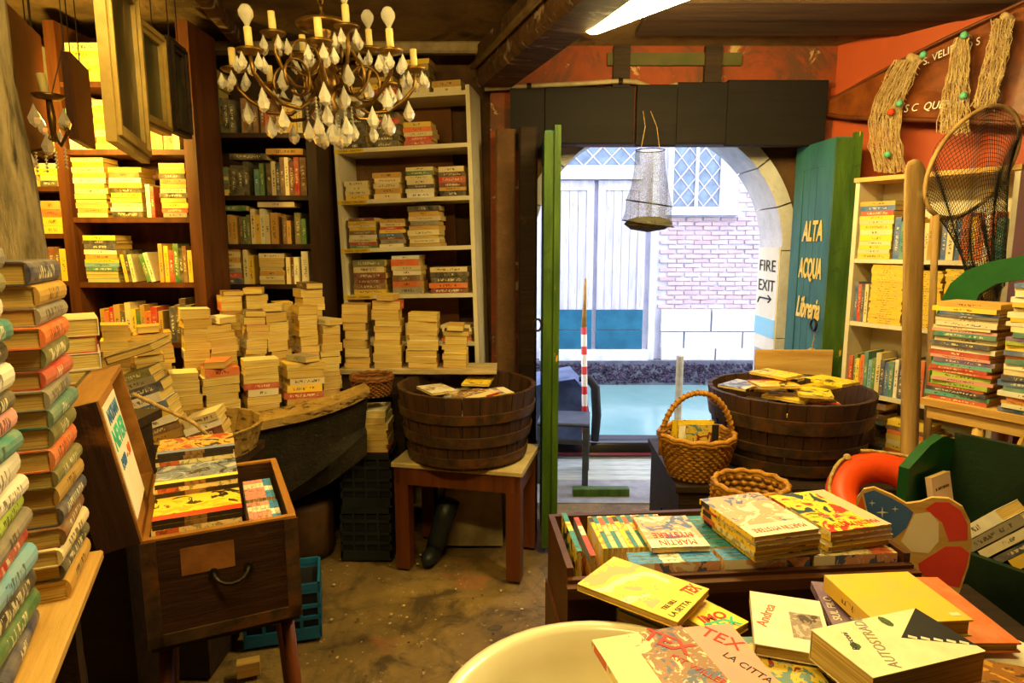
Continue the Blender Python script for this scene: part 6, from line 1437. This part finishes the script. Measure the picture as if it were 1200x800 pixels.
# two flat piles on top
def pile_px(TL_, TR_, BL_, z0, n, t, desc, cols, arts, spns, top_art, name='comic_book'):
    zs = z0
    for i in range(n):
        j = rnd.uniform(-3, 3); zs += t + .0006
        o, W_, L_, Tk, m = comic_px((TL_[0] + j, TL_[1] + (n - 1 - i) * t * 440), (TR_[0] + j, TR_[1] + (n - 1 - i) * t * 440), (BL_[0] + j, BL_[1] + (n - 1 - i) * t * 480), zs, t, top_art if i == n - 1 else arts[i % len(arts)], spns[i % len(spns)], f'{cols[i % len(cols)]} comic, {ORD[i + 1]} up in {desc}', G_C, name, dims=(.16, .21))
    return o, W_, L_, Tk
o, W_, L_, Tk = pile_px((825, 584), (886, 577), (866, 619), ZT, 5, .012, 'the left pile on the cabinet tray', ['dark', 'yellow', 'yellow', 'gold', 'white'], [ART[6], ART[3], ART[3]], [SP_YEL, SP_CREAM], ART[2])
title(o, 'MARTIN MYSTERE', 0, -L_ * .38, Tk, .026, M['red_ink'], 180, W_ * .8)
o, W_, L_, Tk = pile_px((908, 580), (960, 574), (955, 606), ZT, 4, .012, 'the right pile on the cabinet tray', ['cream', 'yellow', 'yellow', 'bright'], [ART[8], ART[3]], [SP_YEL, SP_CREAM], ART[9])
title(o, 'MARTIN MYSTERE', 0, -L_ * .38, Tk, .026, M['red_ink'], 180, W_ * .8)

# ================================================================== FOREGROUND TABLE, BASIN, BOOKS
TBZ = .77
ft = thing('foreground_table', 'dark table under the basin and loose books in the foreground', 'table', T(0, 0, 0))
box_obj('tabletop', -.02, 1.2, .50, 1.21, TBZ - .03, TBZ, M['dark_wood'], ft)
for x in (.03, 1.15):
    for y in (.55, 1.16): box_obj('leg', x - .03, x + .03, y - .03, y + .03, 0, TBZ - .03, M['dark_wood'], ft)
bs = thing('enamel_basin', 'round white enamel basin with a chipped rim', 'basin', T(.145, .835, TBZ + .001))
mb = MB(); mb.lathe([(0, .004), (.15, .004), (.19, .03), (.222, .10), (.236, .142), (.25, .15), (.262, .147), (.262, .138), (.246, .139), (.234, .12), (.2, .02), (.16, 0), (0, 0)], 56); mb.build('bowl', M['enamel'], bs, None, True)
q = atZ(580, 735, TBZ + .151); mb = MB(); mb.lathe([(0, .001), (.007, .001), (.009, 0)], 9, 0, T(q.x - .145, q.y - .835, .149) @ RZ(20) @ Matrix.Scale(1.6, 4, (1, 0, 0))); mb.build('rim_chip', M['chip'], bs)
G_F = 'loose books in the foreground'
def under(m, W_, L_, zbot, z0, desc, kind='comic', name='comic_book', P=P_MIX, t=.024, k=.5, off=(0, 0)):
    n = int((zbot - z0) / t)
    if n < 1: return
    t2 = (zbot - z0) / n - .0006
    for i in range(n):
        mm = m.copy(); mm[0][3] += off[0]; mm[1][3] += off[1]; mm[2][3] = z0 + i * (t2 + .0006); col = rnd.choice(P)
        add_book(mm @ RZ(rnd.uniform(-4, 4)), W_ * rnd.uniform(k - .04, k + .04), L_ * rnd.uniform(k - .04, k + .04), t2 - .002, col, f'{col} {kind}, {ORD[i + 1]} up under {desc}', G_F, True, name=name, cat='comic book' if kind == 'comic' else 'book')
# 1 comic, yellow
o, W_, L_, Tk, m = comic_px((719, 652), (831, 690), (694, 690), .955, .014, ART[0], SP_YEL, 'yellow western comic lying over the basin edge', G_F)
title(o, 'TEX', W_ * .38, L_ * .32, Tk, .036, M['red_ink'], 80, L_ * .26, bold=.001); title(o, 'LA SETTA', W_ * .43, -L_ * .2, Tk, .016, M['ink'], 85, L_ * .46); title(o, 'TRE BILL', W_ * .33, -L_ * .2, Tk, .014, M['ink'], 85, L_ * .3)
under(m, W_, L_, .955 - .0145, TBZ + .002, 'the yellow western comic', off=(.02, .02))
# 2 comic behind, yellow and red
o, W_, L_, Tk, m = comic_px((818, 697), (878, 728), (800, 722), .93, .016, ART[3], SP_YEL, 'yellow and red comic poking out beside the western comic', G_F)
title(o, 'TEX', W_ * .3, -L_ * .05, Tk, .035, M['teal_ink'], 75, bold=.001); title(o, 'IMO', W_ * .08, L_ * .0, Tk, .03, M['red_ink'], 75, bold=.001)
under(m, W_, L_, .93 - .0165, TBZ + .002, 'the yellow and red comic')
# 3 cream comic at the bottom edge
o, W_, L_, Tk, m = comic_px((702, 748), (790, 734), (748, 812), .965, .014, ART[1], SP_CREAM, 'cream and brown western comic at the bottom edge', G_F, dims=(.16, .21))
o.matrix_world = m @ RZ(0)
title(o, 'TEX', W_ * .22, L_ * .33, Tk, .045, M['red_ink'], -50, bold=.001); title(o, 'KIT WILLER', W_ * .3, -L_ * .02, Tk, .018, M['red_ink'], -60)
under(m, W_, L_, .965 - .0145, TBZ + .01, 'the cream western comic', off=(-.07, -.05))
# 3b pink comic beside it
o, W_, L_, Tk, m = comic_px((800, 735), (835, 732), (880, 800), .9475, .012, None, SP_RED, 'pink comic beneath the cream western comic', G_F, col='pink', dims=(.12, .2))
title(o, 'TEX', W_ * .2, L_ * .3, Tk, .04, M['red_ink'], -50); title(o, 'LA CITTA', W_ * .25, -L_ * .08, Tk, .02, M['ink'], -62)
# 4 dark comic
o, W_, L_, Tk, m = comic_px((852, 746), (952, 745), (905, 806), .93, .014, ART[4], SP_DARK, 'teal and black comic with yellow title at the bottom edge', G_F)
title(o, 'I FIGLI\nDEL VENTO', W_ * .39, -L_ * .1, Tk, .022, M['yellow_ink'], -75, bold=.0008); title(o, 'TEX', W_ * .4, L_ * .36, Tk, .025, M['orange_ink'], -70)
under(m, W_, L_, .93 - .0145, TBZ + .002, 'the teal and black comic')
# 5 white book with a picture
o, W_, L_, Tk, m = comic_px((879, 692), (960, 704), (908, 758), .955, .02, None, None, 'white book with a small bird picture and orange script', G_F, 'softcover_book', col='white')
box_obj('cover_picture', W_ * .02, W_ * .44, -L_ * .28, L_ * .18, Tk, Tk + .0006, art_mat('bird_print', [(196, 180, 176), (150, 130, 120), (70, 54, 44), (206, 186, 170)], 14), o)
title(o, 'Andrea', -W_ * .3, L_ * .05, Tk, .026, M['orange_ink'], 75)
under(m, W_, L_, .955 - .0205, TBZ + .002, 'the white bird book', 'softcover', 'softcover_book')
# 6 purple, 7 yellow
o, W_, L_, Tk, m = comic_px((951, 681), (1045, 690), (1001, 749), .945, .016, None, None, 'purple book under the big yellow book', G_F, 'softcover_book', True, 'purple')
title(o, 'SUL FILO', -W_ * .40, 0, Tk, .02, M['paper'], 90); pm_ = m
under(m, W_, L_, .945 - .0165, TBZ + .002, 'the purple book', 'hardback', 'hardback_book')
o, W_, L_, Tk, m = comic_px((966, 674), (1065, 670), (1017, 731), .985, .03, None, None, 'big plain yellow hardback lying on the purple book', G_F, 'hardback_book', True, 'yellow')
box_obj('price_sticker', W_ * .34, W_ * .44, -L_ * .42, -L_ * .36, Tk, Tk + .0006, M['paper'], o)
# 8 AUTOSTRADE
o, W_, L_, Tk, m = comic_px((1072, 712), (1156, 763), (990, 768), 1.0, .05, None, None, 'thick white road atlas with black corner lettered AUTOSTRADE', G_F, 'softcover_book', False, 'ivory')
mb = MB(); mb.prism([(-W_ / 2, L_ / 2), (W_ * .38, L_ / 2), (-W_ * .02, L_ * .06)], 0, .0005); mb.build('black_corner', M['ink'], o, T(0, 0, Tk))
for k in range(5): box_obj('white_dash', -.006, .006, -.003, .003, 0, .0004, M['paper'], o, T(W_ * (.02 + .07 * k), L_ * (.14 + .075 * k), Tk + .0006) @ RZ(45))
title(o, 'AUTOSTRADE', -W_ * .06, -L_ * .16, Tk, .024, surf('grey_ink', (150, 146, 136), (140, 134, 124), 6, .6), 160, L_ * .6); title(o, 'Rusconi', -W_ * .15, -L_ * .33, Tk, .014, M['ink'], 160)
mb = MB(); mb.lathe([(0, .0005), (.008, .0005)], 8); mb.build('green_mark', M['green_edge'], o, T(-W_ * .05, -L_ * .34, Tk)); mb = MB(); mb.lathe([(0, .0005), (.008, .0005)], 8); mb.build('green_mark', M['green_edge'], o, T(-W_ * .36, L_ * .12, Tk) @ Matrix.Scale(1.8, 4, (1, 0, 0)))
under(m, W_, L_, 1.0 - .0505, TBZ + .002, 'the white road atlas', 'softcover', 'softcover_book', t=.034, k=.8)
# 9 orange-red book, 10 white slab, 11 leafy
o, W_, L_, Tk, m = comic_px((1052, 676), (1076, 676), (1105, 746), .93, .018, None, None, 'orange-red book leaning out beside the big yellow hardback', G_F, 'softcover_book', True, 'orange', dims=(.12, .22))
under(m, W_, L_, .93 - .0185, TBZ + .002, 'the orange-red book', 'softcover', 'softcover_book')
o, W_, L_, Tk, m = comic_px((1120, 716), (1215, 760), (1100, 745), .90, .03, None, None, 'white book at the right edge of the foreground', G_F, 'softcover_book', True, 'white', dims=(.16, .12))
under(m, W_, L_, .90 - .0305, TBZ + .002, 'the white book at the right edge', 'softcover', 'softcover_book')
o, W_, L_, Tk, m = comic_px((1150, 772), (1250, 790), (1150, 840), .935, .03, art_mat('leaf_print', [(60, 40, 24), (150, 96, 30), (206, 150, 50), (40, 30, 22)], 11), SP_DARK, 'brown book with golden leaf print in the bottom right corner', G_F, 'softcover_book', dims=(.17, .2))
under(m, W_, L_, .935 - .0305, TBZ + .002, 'the golden leaf book', 'softcover', 'softcover_book')

# ================================================================== KEEP-NET IN THE DOORWAY
kx = atY(762, 178, 3.50); kn = thing('keep_net', 'sheer grey fish trap net hanging in the doorway', 'net', T(kx.x, 3.50, 0))
zt, zm, zl = atY(762, 176, 3.5).z, atY(762, 238, 3.5).z, atY(762, 262, 3.5).z
prof = [(.075, zt), (.08, zt - .08), (.095, zt - .18), (.12, zm), (.118, zm - .05), (.125, zl + .03), (.135, zl)]
mb = MB(); v = []; f = []
for i, (r, z) in enumerate(prof):
    for j in range(24): a = 2 * PI * j / 24; k = r * (1 + .03 * math.sin(a * 5 + i)); v.append((k * math.cos(a), k * math.sin(a), z - (.02 * math.cos(a + .5) if i > 2 else 0)))
for i in range(len(prof) - 1):
    for j in range(24): f.append((i * 24 + j, i * 24 + (j + 1) % 24, (i + 1) * 24 + (j + 1) % 24, (i + 1) * 24 + j))
mb.add(v, f); mb.build('netting', M['sheer'], kn, None, True)
for r, z, tl in ((.075, zt, 0), (.12, zm, .02), (.135, zl, .02)): mb = MB(); mb.tube([(r * math.cos(2 * PI * j / 24), r * math.sin(2 * PI * j / 24), z - tl * math.cos(2 * PI * j / 24 + .5)) for j in range(24)], .003, 5, closed=True); mb.build('hoop', M['iron'], kn, None, True)
mb = MB(); mb.lathe([(0, .03), (.06, .035), (.11, .02), (.128, -.002), (.09, -.03), (0, -.045)], 20, 0, T(0, 0, zl)); mb.build('sediment', surf('brown_dry_weed', (92, 70, 36), (58, 44, 24), 20, .9, bmp=.5), kn, None, True)
for x in (-.05, .05): mb = MB(); mb.tube([(x, 0, zt), (x * .6, .0, 2.2), (x * .4, .12, 2.30)], .002, 4); mb.build('cord', M['rope'], kn)

# small rubble and paint chips on the floor
mb = MB()
for k in range(80):
    p = atZ(rnd.uniform(330, 620), rnd.uniform(650, 800), 0); r = rnd.uniform(.0025, .008)
    mb.lathe([(.0005, r * .5), (r, r * .1), (r * .8, -r * .4)], 5, rnd.choice((0, 1, 1, 1)), T(p.x, p.y, 0.002) @ RZ(rnd.uniform(0, 360)) @ Matrix.Scale(rnd.uniform(.6, 1.6), 4, (1, 0, 0)))
tag(mb.build('floor_rubble', [M['grime'], M['laminate']]), 'small rubble and paint chips scattered on the cement floor', 'rubble', kind='stuff')
